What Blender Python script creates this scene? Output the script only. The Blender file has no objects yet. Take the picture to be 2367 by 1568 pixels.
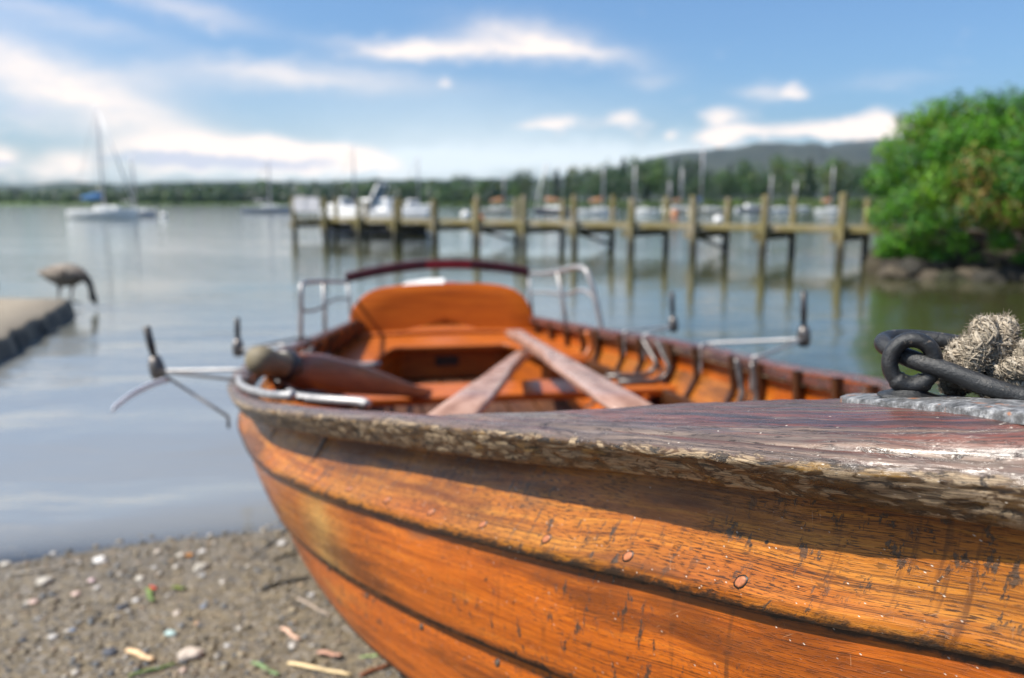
import bpy, bmesh, math, random
from mathutils import Vector, Matrix, noise
from math import sin, cos, tan, pi, radians, atan, atan2, sqrt, exp
random.seed(7)
SC = bpy.context.scene
COL = SC.collection
# ------------------------------------------------------------------ camera frame
F = 820.0; CZ = .92; PITCH = atan(135 / F); K = 1024 / 2367
CP, SP = cos(PITCH), sin(PITCH)

def ray(px, py):
    a = (px * K - 512) / F; b = -(py * K - 339) / F
    return Vector((a, CP + b * SP, -SP + b * CP))

def on_ground(px, py, z=0.0):
    r = ray(px, py); t = (z - CZ) / r.z
    return Vector((r.x * t, r.y * t, z))

def far_at(px, d, z=0.0):
    """point at forward distance d that stands under photo column px"""
    depth = d * CP - (z - CZ) * SP
    return Vector(((px * K - 512) / F * depth, d, z))

def height_at(py, d):
    """world z of photo row py at forward distance d"""
    e = atan((py * K - 339) / F)
    return CZ - d * tan(e + PITCH)

# ------------------------------------------------------------------ object helpers
def tag(o, label=None, cat=None, group=None, kind=None):
    if label: o['label'] = label
    if cat: o['category'] = cat
    if group: o['group'] = group
    if kind: o['kind'] = kind
    return o

def empty(name, loc=(0, 0, 0), rz=0.0):
    o = bpy.data.objects.new(name, None); COL.objects.link(o)
    o.location = loc; o.rotation_euler = (0, 0, rz); o.empty_display_size = .1
    return o

class MB:
    """collects vertices and faces; build() links them as one mesh object"""
    def __init__(self): self.v = []; self.f = []; self.uv = {}; self.c = {}; self.sm = True
    def add(self, vs, fs, uvs=None, col=None):
        o = len(self.v); self.v += [tuple(p) for p in vs]
        self.f += [tuple(i + o for i in q) for q in fs]
        if uvs:
            for i, u in enumerate(uvs): self.uv[o + i] = u
        if col is not None:
            for i in range(len(vs)): self.c[o + i] = col[i] if isinstance(col, list) else col
        return o
    def grid(self, rows, uvs=None, col=None, close=False):
        n = len(rows[0]); vs = [p for r in rows for p in r]; fs = []
        for i in range(len(rows) - 1):
            for j in range(n - 1 if not close else n):
                a = i * n + j; b = i * n + (j + 1) % n
                fs.append((a, b, b + n, a + n))
        return self.add(vs, fs, [u for r in uvs for u in r] if uvs else None,
                        [c for r in col for c in r] if isinstance(col, list) else col)
    def box(self, c, s, rot=None, col=None):
        m = rot if rot is not None else Matrix.Identity(3); c = Vector(c)
        vs = [c + m @ Vector((x * s[0] / 2, y * s[1] / 2, z * s[2] / 2)) for x in (-1, 1) for y in (-1, 1) for z in (-1, 1)]
        self.add(vs, [(0, 1, 3, 2), (4, 6, 7, 5), (0, 4, 5, 1), (2, 3, 7, 6), (0, 2, 6, 4), (1, 5, 7, 3)], col=col)
    def tube(self, pts, r, seg=10, cap=True, flat=1.0, up=Vector((0, 0, 1)), col=None):
        pts = [Vector(p) for p in pts]; n = len(pts)
        rs = r if isinstance(r, (list, tuple)) else [r] * n
        rows = []; uvs = []; acc = 0; pu = None
        for i, p in enumerate(pts):
            t = (pts[min(i + 1, n - 1)] - pts[max(i - 1, 0)]).normalized()
            a = t.cross(up if pu is None else pu)
            if a.length < 1e-4: a = t.cross(Vector((1, 0, 0)))
            a.normalize(); u = a.cross(t).normalized(); pu = u
            if i: acc += (p - pts[i - 1]).length
            rr = rs[i] if isinstance(rs[i], (tuple, list)) else (rs[i], rs[i] * flat)
            rows.append([p + a * cos(2 * pi * k / seg) * rr[0] + u * sin(2 * pi * k / seg) * rr[1] for k in range(seg)])
            uvs.append([(acc, 2 * pi * rr[0] * k / seg) for k in range(seg)])
        cl = None
        if isinstance(col, list): cl = [[col[i]] * seg for i in range(n)]
        elif col is not None: cl = col
        o = self.grid(rows, uvs, cl, close=True)
        if cap:
            self.f.append(tuple(o + k for k in reversed(range(seg))))
            self.f.append(tuple(o + (n - 1) * seg + k for k in range(seg)))
    def build(self, name, mat, parent=None, smooth=True, loc=None):
        me = bpy.data.meshes.new(name); me.from_pydata(self.v, [], self.f)
        if self.uv:
            l = me.uv_layers.new(name='UVMap')
            idx = [0] * len(me.loops); me.loops.foreach_get('vertex_index', idx)
            flat = []
            for i in idx: flat += self.uv.get(i, (0, 0))
            l.data.foreach_set('uv', flat)
        if self.c:
            at = me.color_attributes.new('col', 'FLOAT_COLOR', 'POINT')
            fl = []
            for i in range(len(self.v)):
                c = self.c.get(i, (1, 1, 1)); fl += [c[0], c[1], c[2], c[3] if len(c) > 3 else 1]
            at.data.foreach_set('color', fl)
        if smooth: me.polygons.foreach_set('use_smooth', [True] * len(me.polygons))
        me.update()
        o = bpy.data.objects.new(name, me); COL.objects.link(o)
        if mat: me.materials.append(mat)
        if parent: o.parent = parent
        if loc is not None: o.location = loc
        return o

def fix_normals(o):
    bm = bmesh.new(); bm.from_mesh(o.data); bmesh.ops.recalc_face_normals(bm, faces=bm.faces); bm.to_mesh(o.data); bm.free()
    return o

def bevel(o, w=.005, seg=2):
    m = o.modifiers.new('bevel', 'BEVEL'); m.width = w; m.segments = seg; m.limit_method = 'ANGLE'; m.angle_limit = radians(35)
    return o

def copy_tree(o, parent=None):
    c = o.copy(); COL.objects.link(c); c.parent = parent
    for ch in list(o.children): copy_tree(ch, c)
    return c

def lerp(a, b, t): return a + (b - a) * t
def interp(x, xs, ys):
    if x <= xs[0]: return ys[0]
    for i in range(len(xs) - 1):
        if x <= xs[i + 1]: return lerp(ys[i], ys[i + 1], (x - xs[i]) / (xs[i + 1] - xs[i]))
    return ys[-1]
def herm(x, xs, ys):
    n = len(xs); m = []
    for i in range(n):
        if i == 0: m.append((ys[1] - ys[0]) / (xs[1] - xs[0]))
        elif i == n - 1: m.append((ys[-1] - ys[-2]) / (xs[-1] - xs[-2]))
        else:
            h0 = xs[i] - xs[i - 1]; h1 = xs[i + 1] - xs[i]
            m.append(((ys[i + 1] - ys[i]) / h1 * h0 + (ys[i] - ys[i - 1]) / h0 * h1) / (h0 + h1))
    i = 0
    while i < n - 2 and x > xs[i + 1]: i += 1
    h = xs[i + 1] - xs[i]; t = (x - xs[i]) / h
    return (2*t**3-3*t*t+1)*ys[i] + (t**3-2*t*t+t)*h*m[i] + (-2*t**3+3*t*t)*ys[i+1] + (t**3-t*t)*h*m[i+1]
def smooth_path(ctrl, n):
    ts = list(range(len(ctrl))); out = []
    for k in range(n):
        t = k / (n - 1) * (len(ctrl) - 1)
        out.append(Vector([herm(t, ts, [c[j] for c in ctrl]) for j in range(3)]))
    return out
def fbm(p, o=4): return noise.fractal(Vector(p), 1.0, 2.0, o)

# ------------------------------------------------------------------ materials
class NT:
    def __init__(self, name):
        self.m = bpy.data.materials.new(name); self.m.use_nodes = True; self.t = self.m.node_tree
        self.t.nodes.clear(); self.out = self.t.nodes.new('ShaderNodeOutputMaterial')
    def n(self, typ, props=None, **ins):
        nd = self.t.nodes.new('ShaderNode' + typ)
        for k, v in (props or {}).items(): setattr(nd, k, v)
        for k, v in ins.items():
            key = int(k[1:]) if k[0] == '_' and k[1:].isdigit() else k.replace('_', ' ')
            self.s(nd, key, v)
        return nd
    def s(self, nd, key, v):
        sock = nd.inputs[key]
        if isinstance(v, bpy.types.Node): v = v.outputs[0]
        if isinstance(v, bpy.types.NodeSocket): self.t.links.new(v, sock)
        else:
            if sock.type == 'RGBA' and len(v) == 3: v = (*v, 1)
            sock.default_value = v
    def val(self, op, a, b=0.0, c=None, clamp=False):
        nd = self.n('Math', {'operation': op, 'use_clamp': clamp}, _0=a, _1=b)
        if c is not None: self.s(nd, 2, c)
        return nd
    def mix(self, f, a, b, mode='MIX'):
        nd = self.n('Mix', {'data_type': 'RGBA', 'blend_type': mode}); self.s(nd, 0, f); self.s(nd, 6, a); self.s(nd, 7, b)
        return nd.outputs[2]
    def rng(self, x, a, b, c=0.0, d=1.0, smooth=True):
        nd = self.n('MapRange', {'interpolation_type': 'SMOOTHSTEP' if smooth else 'LINEAR'})
        for i, v in enumerate((x, a, b, c, d)): self.s(nd, i, v)
        return nd.outputs[0]
    def vmap(self, vec, scale, loc=(0, 0, 0)):
        return self.n('Mapping', Vector=vec, Scale=scale, Location=loc).outputs[0]
    def noise(self, vec, scale=1.0, detail=4, rough=.55, dist=0.0):
        return self.n('TexNoise', Vector=vec, Scale=scale, Detail=detail, Roughness=rough, Distortion=dist).outputs[0]
    def vor(self, vec, scale, feat='F1', rand=1.0):
        return self.n('TexVoronoi', {'feature': feat}, Vector=vec, Scale=scale, Randomness=rand)
    def ramp(self, f, stops):
        nd = self.n('ValToRGB'); self.s(nd, 0, f); e = nd.color_ramp.elements
        while len(e) < len(stops): e.new(.5)
        for q, (p, c) in zip(e, stops): q.position = p; q.color = (*c, 1) if len(c) == 3 else c
        return nd.outputs[0]
    def bump(self, h, strength=.5, dist=.01, normal=None):
        nd = self.n('Bump', Height=h, Strength=strength, Distance=dist)
        if normal is not None: self.s(nd, 'Normal', normal)
        return nd.outputs[0]
    def pbr(self, **k):
        nd = self.n('BsdfPrincipled', **k); self.t.links.new(nd.outputs[0], self.out.inputs[0]); return nd
    def obj(self): return self.n('TexCoord').outputs['Object']
    def uvc(self): return self.n('TexCoord').outputs['UV']
    def pos(self): return self.n('NewGeometry').outputs['Position']
    def attr(self): return self.n('Attribute', {'attribute_name': 'col'})

def simple(name, col, rough=.5, metal=0.0, var=.25, scale=20, bump=.2, bd=.003, coat=0.0):
    t = NT(name); p = t.obj(); nz = t.noise(p, scale, 5)
    a = tuple(c * (1 - var) for c in col); b = tuple(min(1, c * (1 + var)) for c in col)
    c = t.ramp(nz, [(.3, a), (.7, b)])
    t.pbr(Base_Color=c, Roughness=t.rng(nz, .3, .7, max(.05, rough - .1), min(1, rough + .1)), Metallic=metal,
          Normal=t.bump(t.noise(p, scale * 3, 4), bump, bd), Coat_Weight=coat)
    return t.m

def mat_hull():
    t = NT('varnished_planks'); uv = t.uvc(); at = t.attr()
    sep = t.n('SeparateColor', Color=at.outputs[0]); edge = sep.outputs[0]; tone = sep.outputs[1]; butt = sep.outputs[2]
    warp = t.noise(t.vmap(uv, (3, 9, 1)), 1, 2)
    uvw = t.n('VectorMath', {'operation': 'ADD'}, _0=uv); cw = t.n('CombineXYZ', Y=t.val('MULTIPLY', t.val('SUBTRACT', warp, .5), .03)); t.s(uvw, 1, cw)
    g1 = t.noise(t.vmap(uvw, (5, 150, 1)), 1, 8, .7)
    g2 = t.noise(t.vmap(uvw, (22, 620, 1), (3, 1, 0)), 1, 4, .65)
    pore = t.noise(t.vmap(uvw, (95, 1000, 1), (7, 2, 0)), 1, 2, .5)
    big = t.noise(t.vmap(uv, (4, 14, 1)), 1, 4)
    c = t.ramp(g1, [(.28, (.20, .036, .002)), (.45, (.40, .085, .004)), (.6, (.55, .125, .006)), (.75, (.62, .19, .014))])
    c = t.mix(t.rng(g2, .52, .72, 0, .55), c, (.17, .038, .006))
    c = t.mix(t.rng(g2, .30, .42, .40, 0), c, (.66, .22, .022))
    tan = t.ramp(g1, [(.3, (.13, .038, .004)), (.5, (.32, .110, .011)), (.7, (.52, .225, .028))])
    c = t.mix(t.val('MULTIPLY', tone, t.rng(big, .3, .6, .55, 1.0)), c, tan)
    c = t.mix(t.val('MULTIPLY', butt, t.rng(big, .3, .65, .2, .7)), c, t.ramp(g1, [(.3, (.40, .24, .06)), (.7, (.58, .38, .12))]))
    dn_ = t.noise(t.vmap(uv, (300, 300, 1)), 1, 4, .6)
    # pores: short dark dashes that run with the grain
    patch = t.rng(t.noise(t.vmap(uv, (9, 30, 1), (1, 5, 0)), 1, 3), .36, .56, .25, 1)
    pm = t.val('MULTIPLY', t.rng(pore, .535, .60), patch)
    c = t.mix(t.val('MULTIPLY', pm, t.rng(tone, 0, .6, .5, .88)), c, (.028, .010, .003))
    zone = t.noise(t.vmap(uvw, (2.4, 11, 1), (5, 2, 0)), 1, 5, .6)
    c = t.mix(t.rng(zone, .50, .64, 0, .72), c, (.075, .020, .004))
    c = t.mix(t.rng(zone, .30, .42, .5, 0), c, (.60, .23, .03))
    ln = t.noise(t.vmap(uvw, (2.6, 720, 1), (1, 4, 0)), 1, 4, .65)
    c = t.mix(t.rng(ln, .54, .63, 0, .72), c, (.045, .013, .003))
    sb = t.noise(t.vmap(uv, (95, 40, 1), (3, 2, 0)), 1, 7, .72); sbz = t.noise(t.vmap(uv, (3.6, 7, 1), (8, 3, 0)), 1, 3)
    scab = t.val('MULTIPLY', t.rng(sb, .56, .605), t.rng(t.val('SUBTRACT', sbz, t.val('MULTIPLY', tone, .05)), .44, .55))
    c = t.mix(t.val('MULTIPLY', scab, .9), c, t.ramp(dn_, [(.35, (.018, .012, .009)), (.65, (.075, .052, .036))]))
    dr = t.noise(t.vmap(uv, (75, 5, 1), (4, 4, 0)), 1, 4, .6)
    c = t.mix(t.val('MULTIPLY', t.rng(dr, .60, .70), t.rng(sbz, .40, .55, .1, .65)), c, (.07, .024, .007))
    for ang, off in ((.95, 2.0), (-.55, 5.0), (1.35, 9.0)):
        rv = t.n('VectorRotate', {'rotation_type': 'Z_AXIS'}, Vector=uv, Angle=ang)
        sr = t.noise(t.vmap(rv, (38, 700, 1), (off, off, 0)), 1, 2, .4)
        c = t.mix(t.rng(sr, .72, .77, 0, .4), c, (.42, .24, .13))
    # grey worn areas, dirt at the laps, black scars
    wear = t.rng(t.noise(t.vmap(uv, (6, 22, 1), (11, 3, 0)), 1, 5, .65), .60, .72, 0, .5)
    c = t.mix(wear, c, (.16, .075, .03))
    dn = t.noise(t.vmap(uv, (45, 70, 1)), 1, 6, .7)
    dirt = t.rng(t.val('ADD', edge, t.val('MULTIPLY', t.val('SUBTRACT', dn, .5), 1.5)), .62, .98)
    c = t.mix(t.val('MULTIPLY', dirt, .92), c, (.020, .013, .008))
    sc = t.noise(t.vmap(uv, (38, 60, 1), (5, 9, 0)), 1, 5, .6)
    sc2 = t.noise(t.vmap(uv, (5, 9, 1), (2, 2, 0)), 1, 2)
    scar = t.val('MULTIPLY', t.rng(sc, .66, .70), t.rng(sc2, .50, .60))
    c = t.mix(scar, c, (.035, .020, .014))
    spots = t.vor(t.vmap(uv, (90, 90, 1)), 1)
    spk = t.val('MULTIPLY', t.rng(spots.outputs[0], .10, .20, 1, 0), t.rng(t.n('SeparateColor', Color=spots.outputs[1]).outputs[0], .86, .90))
    c = t.mix(t.val('MULTIPLY', spk, t.rng(sc2, .44, .56, .1, 1)), c, (.03, .017, .01))
    # flecks of lint and flaking varnish
    fv = t.vor(t.vmap(t.n('VectorRotate', {'rotation_type': 'Z_AXIS'}, Vector=uv, Angle=.5), (230, 520, 1)), 1)
    fl = t.val('MULTIPLY', t.rng(fv.outputs[0], .10, .30, 1, 0), t.rng(t.n('SeparateColor', Color=fv.outputs[1]).outputs[0], .955, .965))
    c = t.mix(t.val('MULTIPLY', fl, .85), c, (.62, .52, .42))
    h = t.val('ADD', t.val('MULTIPLY', g2, .35), t.val('MULTIPLY', pm, -.45))
    h = t.val('ADD', h, t.val('MULTIPLY', t.val('ADD', t.val('ADD', dirt, scar), scab), -.6)); h = t.val('ADD', h, t.val('MULTIPLY', fl, .9))
    h = t.val('ADD', h, t.val('MULTIPLY', t.noise(t.vmap(uv, (60, 90, 1)), 1, 4), .5))
    r = t.rng(t.noise(t.vmap(uv, (30, 60, 1)), 1, 4), .3, .7, .34, .56)
    r = t.val('MAXIMUM', r, t.val('MULTIPLY', t.val('ADD', dirt, scar), .7))
    t.pbr(Base_Color=c, Roughness=r, Specular_IOR_Level=.30, Coat_Weight=.22, Coat_Roughness=.16, Normal=t.bump(h, .5, .0011))
    return t.m

def mat_rail():
    t = NT('weathered_rail_wood'); uv = t.uvc(); at = t.attr(); face = t.n('SeparateColor', Color=at.outputs[0]).outputs[0]
    warp = t.noise(t.vmap(uv, (7, 26, 1)), 1, 3)
    uvw = t.n('VectorMath', {'operation': 'ADD'}, _0=uv); cw = t.n('CombineXYZ', Y=t.val('MULTIPLY', t.val('SUBTRACT', warp, .5), .016)); t.s(uvw, 1, cw)
    g1 = t.noise(t.vmap(uvw, (9, 170, 1)), 1, 6, .62)
    g2 = t.noise(t.vmap(uvw, (40, 900, 1), (4, 1, 0)), 1, 4, .65)
    st = t.noise(t.vmap(uvw, (3.2, 62, 1), (8, 8, 0)), 1, 7, .65)
    blot = t.noise(t.vmap(uv, (30, 46, 1), (2, 6, 0)), 1, 7, .62, 1.1)
    # top: dark worn varnish in streaks
    top = t.ramp(st, [(.30, (.028, .021, .022)), (.42, (.060, .036, .032)), (.50, (.17, .055, .036)), (.55, (.050, .038, .042)), (.64, (.17, .105, .07)), (.76, (.32, .22, .15))])
    top = t.mix(t.rng(g2, .52, .70, 0, .75), top, (.045, .028, .028))
    top = t.mix(t.val('MULTIPLY', t.rng(g1, .60, .70), .4), top, (.42, .30, .21))
    rim = t.rng(t.val('ADD', face, t.val('MULTIPLY', t.val('SUBTRACT', st, .5), .5)), .03, .22)
    top = t.mix(t.val('MULTIPLY', rim, .75), top, t.ramp(g1, [(.3, (.036, .030, .028)), (.5, (.13, .098, .078)), (.7, (.29, .225, .17))]))
    # face: stripped grey wood, old varnish, black rot
    bare = t.ramp(g1, [(.28, (.10, .062, .034)), (.45, (.25, .175, .105)), (.62, (.42, .31, .19)), (.8, (.52, .43, .32))])
    old = t.ramp(t.noise(t.vmap(uvw, (30, 120, 1)), 1, 6, .65), [(.3, (.022, .013, .007)), (.5, (.070, .038, .016)), (.7, (.20, .115, .045))])
    fc = t.mix(t.rng(blot, .475, .525), old, bare)
    rot = t.noise(t.vmap(uv, (46, 66, 1), (9, 1, 0)), 1, 8, .70, 1.2)
    fc = t.mix(t.val('MULTIPLY', t.rng(rot, .53, .58), .92), fc, (.022, .016, .011))
    och = t.noise(t.vmap(uv, (22, 40, 1), (3, 7, 0)), 1, 4, .6)
    fc = t.mix(t.rng(och, .60, .66, 0, .7), fc, (.26, .145, .036))
    # the face mask has a ragged border
    fm = t.rng(t.val('ADD', face, t.val('MULTIPLY', t.val('SUBTRACT', blot, .5), .9)), .42, .60)
    c = t.mix(fm, top, fc)
    # knots
    kv = t.vor(t.vmap(uv, (9, 22, 1), (.35, .1, 0)), 1)
    kd = kv.outputs[0]; pick = t.rng(t.n('SeparateColor', Color=kv.outputs[1]).outputs[1], .52, .54)
    ring = t.val('MULTIPLY', t.val('MULTIPLY', t.rng(t.val('ABSOLUTE', t.val('SUBTRACT', t.val('ADD', kd, t.val('MULTIPLY', t.val('SUBTRACT', rot, .5), .28)), .22)), .015, .045, 1, 0), pick), face)
    core = t.val('MULTIPLY', t.val('MULTIPLY', t.rng(kd, .10, .22, 1, 0), pick), face)
    c = t.mix(t.val('MULTIPLY', core, .75), c, (.30, .19, .085))
    c = t.mix(ring, c, (.020, .014, .010))
    # long checks and short cracks
    cr = t.noise(t.vmap(uvw, (16, 330, 1), (1, 3, 0)), 1, 5, .6)
    crack = t.val('MULTIPLY', t.rng(t.val('ABSOLUTE', t.val('SUBTRACT', cr, .5)), .008, .028, 1, 0), t.rng(blot, .42, .55, .1, 1))
    c = t.mix(t.val('MULTIPLY', crack, .85), c, (.018, .012, .010))
    cv = t.n('TexVoronoi', {'feature': 'DISTANCE_TO_EDGE'}, Vector=t.vmap(uvw, (55, 150, 1)), Scale=1)
    net = t.val('MULTIPLY', t.val('MULTIPLY', t.rng(cv.outputs[0], .02, .07, 1, 0), face), t.rng(rot, .48, .58))
    c = t.mix(net, c, (.02, .015, .012))
    fv = t.vor(t.vmap(uv, (260, 420, 1)), 1)
    fl = t.val('MULTIPLY', t.rng(fv.outputs[0], .12, .26, 1, 0), t.rng(t.n('SeparateColor', Color=fv.outputs[1]).outputs[0], .955, .97))
    c = t.mix(fl, c, (.60, .54, .46))
    h = t.val('ADD', t.val('MULTIPLY', g2, .4), t.val('MULTIPLY', g1, .5))
    for m, w in ((crack, -1.0), (net, -1.2), (ring, -1.4), (t.val('MULTIPLY', t.rng(rot, .54, .66), fm), -1.1), (fl, .8)):
        h = t.val('ADD', h, t.val('MULTIPLY', m, w))
    h = t.val('ADD', h, t.val('MULTIPLY', t.val('MULTIPLY', blot, fm), 2.0))
    h = t.val('ADD', h, t.val('MULTIPLY', t.noise(t.vmap(uv, (90, 150, 1)), 1, 5, .65), .9))
    rgh = t.rng(t.noise(t.vmap(uv, (22, 90, 1), (6, 6, 0)), 1, 5, .6), .3, .7, .20, .46)
    rgh = t.val('ADD', t.val('MULTIPLY', rgh, .85), t.val('MULTIPLY', fm, t.rng(blot, .45, .50, .04, .26)))
    t.pbr(Base_Color=c, Roughness=rgh, Specular_IOR_Level=.5, Normal=t.bump(h, .42, .0010))
    return t.m

def mat_wood(name, dark, mid, light, rough=.45, su=6, sv=110, usobj=False, spec=.5):
    t = NT(name); p = t.obj() if usobj else t.uvc()
    g = t.noise(t.vmap(p, (su, sv, sv if usobj else 1)), 1, 6, .6); b = t.noise(t.vmap(p, (7, 18, 9)), 1, 4)
    c = t.ramp(g, [(.3, dark), (.5, mid), (.72, light)])
    c = t.mix(t.rng(b, .55, .7, 0, .5), c, dark)
    t.pbr(Base_Color=c, Roughness=t.rng(b, .3, .7, rough - .08, rough + .15), Specular_IOR_Level=spec, Normal=t.bump(g, .3, .002))
    return t.m

def mat_iron():
    t = NT('worn_black_iron'); p = t.obj()
    a = t.noise(p, 70, 5, .6); b = t.noise(p, 420, 5, .65); v = t.noise(p, 110, 8, .75)
    c = t.ramp(a, [(.35, (.018, .020, .022)), (.6, (.036, .037, .038)), (.8, (.075, .070, .062))])
    chip = t.rng(v, .615, .65)
    c = t.mix(t.val('MULTIPLY', chip, .8), c, (.36, .33, .28))
    c = t.mix(t.rng(t.noise(p, 110, 5, .6), .66, .72, 0, .6), c, (.16, .07, .028))
    h = t.val('ADD', t.val('MULTIPLY', b, .5), t.val('ADD', t.val('MULTIPLY', v, 1.0), t.val('MULTIPLY', chip, -.5)))
    t.pbr(Base_Color=c, Roughness=t.rng(b, .3, .7, .26, .5), Metallic=.35, Normal=t.bump(h, .9, .0013))
    return t.m

def mat_plate():
    t = NT('flaking_painted_plate'); p = t.obj()
    v = t.noise(t.vmap(p, (120, 120, 120)), 1, 8, .75); a = t.noise(p, 420, 6, .7); b = t.noise(t.vmap(p, (60, 60, 60), (4, 2, 1)), 1, 5, .6)
    c = t.ramp(v, [(.34, (.035, .035, .033)), (.47, (.10, .10, .10)), (.58, (.26, .265, .27)), (.70, (.58, .56, .52))])
    c = t.mix(t.rng(b, .57, .64, 0, .8), c, (.36, .135, .045))
    c = t.mix(t.rng(a, .60, .68, 0, .8), c, (.03, .028, .025))
    h = t.val('ADD', v, t.val('MULTIPLY', a, .6))
    t.pbr(Base_Color=c, Roughness=t.rng(a, .3, .7, .28, .6), Specular_IOR_Level=.6, Normal=t.bump(h, .7, .002))
    return t.m

def mat_vcol(name, rough=.6, nscale=30, amt=.35, bump=.2, bd=.003, trans=0.0, spec=.4):
    t = NT(name); at = t.attr(); p = t.obj(); nz = t.noise(p, nscale, 5)
    k = t.rng(nz, .25, .75, 1 - amt, 1 + amt)
    c = t.n('VectorMath', {'operation': 'SCALE'}, _0=at.outputs[0], Scale=k)
    b = t.n('BsdfPrincipled', Base_Color=c, Roughness=rough, Specular_IOR_Level=spec, Normal=t.bump(nz, bump, bd))
    if trans:
        tr = t.n('BsdfTranslucent', Color=c); mx = t.n('MixShader', Fac=trans, _1=b, _2=tr)
        t.t.links.new(mx.outputs[0], t.out.inputs[0])
    else: t.t.links.new(b.outputs[0], t.out.inputs[0])
    return t.m

M_HULL = mat_hull(); M_RAIL = mat_rail(); M_IRON = mat_iron(); M_PLATE = mat_plate()
M_SEAT = mat_wood('varnished_seat_wood', (.17, .036, .004), (.38, .090, .010), (.52, .15, .02), .36)
M_BACK = mat_wood('backrest_plywood', (.26, .050, .0015), (.38, .080, .003), (.45, .11, .005), .5, 3, 40, False, .2)
M_RIB = mat_wood('dark_rib_wood', (.022, .010, .005), (.055, .022, .009), (.11, .045, .018), .35)
M_OAR = mat_wood('worn_oar_wood', (.19, .095, .065), (.34, .20, .15), (.46, .31, .25), .28, 5, 60)
M_OARD = mat_wood('dark_oar_wood', (.10, .032, .017), (.19, .070, .038), (.27, .12, .075), .36, 5, 60)
M_GRIP = mat_wood('bleached_grip_wood', (.09, .075, .045), (.17, .14, .085), (.25, .21, .14), .7, 20, 90)
M_STEEL = simple('galvanised_steel', (.36, .35, .345), .5, .6, .2, 40)
M_DSTEEL = simple('dark_steel', (.12, .11, .105), .42, .6, .3, 40)
M_BLACK = simple('black_rubber', (.022, .020, .022), .45, 0, .3, 40)
M_COPPER = simple('copper_rivet', (.36, .13, .07), .5, .2, .2, 300, .3, .0005)
M_MAROON = simple('maroon_paint', (.060, .006, .012), .45, 0, .3, 15)
M_RED = simple('red_paint', (.30, .014, .022), .4, 0, .2, 15)
M_WHITE = simple('white_gelcoat', (.78, .77, .75), .3, 0, .06, 4)
M_GREYW = simple('grey_board', (.42, .42, .45), .6, 0, .12, 6)
M_STRAP = simple('pale_plastic_strap', (.82, .82, .86), .4, 0, .1, 20)
M_FLOOR = mat_wood('floorboard_wood', (.03, .012, .005), (.075, .028, .010), (.14, .055, .02), .5)

# ------------------------------------------------------------------ rowing boat frame
X0, Y0, Z0, TH = .3342, .3177, .7924, .168
DX, DY = -sin(TH), cos(TH); NX, NY = -cos(TH), -sin(TH)
L = 4.55
KB = [0, .08, .2, .4, .7, 1.1, 1.6, 2.2, 3.0, 3.8, 4.3, 4.6]
VB = [.028, .0439, .1233, .2132, .3531, .5755, .707, .785, .700, .578, .488, .43]
KZ = [0, .2, .5, 1.0, 1.8, 2.8, 4.3, 4.6]
VZ = [.009, -.0257, -.0845, -.1789, -.3042, -.3897, -.4928, -.51]
def hb(s): return max(.02, herm(max(0, s), KB, VB))
def zg(s): return Z0 + herm(max(0, s), KZ, VZ)
def W(s, n, z): return Vector((X0 + DX * s + NX * n, Y0 + DY * s + NY * n, z))
def on_station(px, py, s):
    """boat coordinates (n, z) where photo pixel px,py meets the cross-section at s"""
    r = ray(px, py); t = (s + X0 * DX + Y0 * DY) / (r.x * DX + r.y * DY); p = r * t
    return ((p.x - X0) * NX + (p.y - Y0) * NY, p.z + CZ)
def PS(px, py, s):
    n, z = on_station(px, py, s); return W(s, n, z)
KK = [0, .25, .6, 1.1, 1.8, 4.6]
EDGE = {  # ratio of half breadth and drop below the gunwale of each plank edge
 'A': ([.80, .88, .95, .967, .979, .98], [.041, .034, .042, .040, .042, .042]),
 'B': ([.60, .77, .955, .948, .965, .97], [.107, .122, .133, .123, .112, .123]),
 'C': ([.42, .688, .935, .889, .895, .899], [.241, .246, .253, .241, .225, .237]),
 'D': ([.32, .601, .890, .824, .785, .794], [.351, .359, .366, .338, .322, .329]),
 'E': ([.22, .44, .66, .64, .58, .56], [.46, .47, .47, .43, .41, .41]),
 'F': ([.10, .06, .035, .025, .02, .02], [.60, .61, .58, .51, .47, .45])}
def edge(k, s):
    r, d = EDGE[k]; return max(.010, hb(s) * herm(s, KK, r)), herm(s, KK, d)
def skin(k, s, side=-1):
    """outer skin at plank edge k ('G' is the top, hidden behind the rail)"""
    if k == 'G': return max(.010, hb(s) * herm(s, KK, [.56, .65, .765, .845, .875, .88] if side == 1 else [.60, .80, .92, .935, .95, .95])), .008
    return edge(k, s)

boat = empty('rowing_boat', (X0, Y0, 0.05))
tag(boat, 'varnished orange wooden rowing boat with weathered bow rail, drawn up on the gravel shore', 'rowing boat')
BL = Vector(boat.location)
class BMB(MB):
    """mesh builder for boat parts: world points, parented to the boat"""
    def part(self, name, mat, parent=None, smooth=True, label=None):
        off = BL
        self.v = [(p[0] - off.x, p[1] - off.y, p[2] - off.z) for p in self.v]
        o = self.build(name, mat, parent or boat, smooth)
        if label: o['label'] = label
        return o

def srange(dense=.008):
    s = 0.0; out = []
    while s < L:
        out.append(s); s += dense if s < .9 else (.02 if s < 1.6 else .05)
    out.append(L); return out
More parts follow.
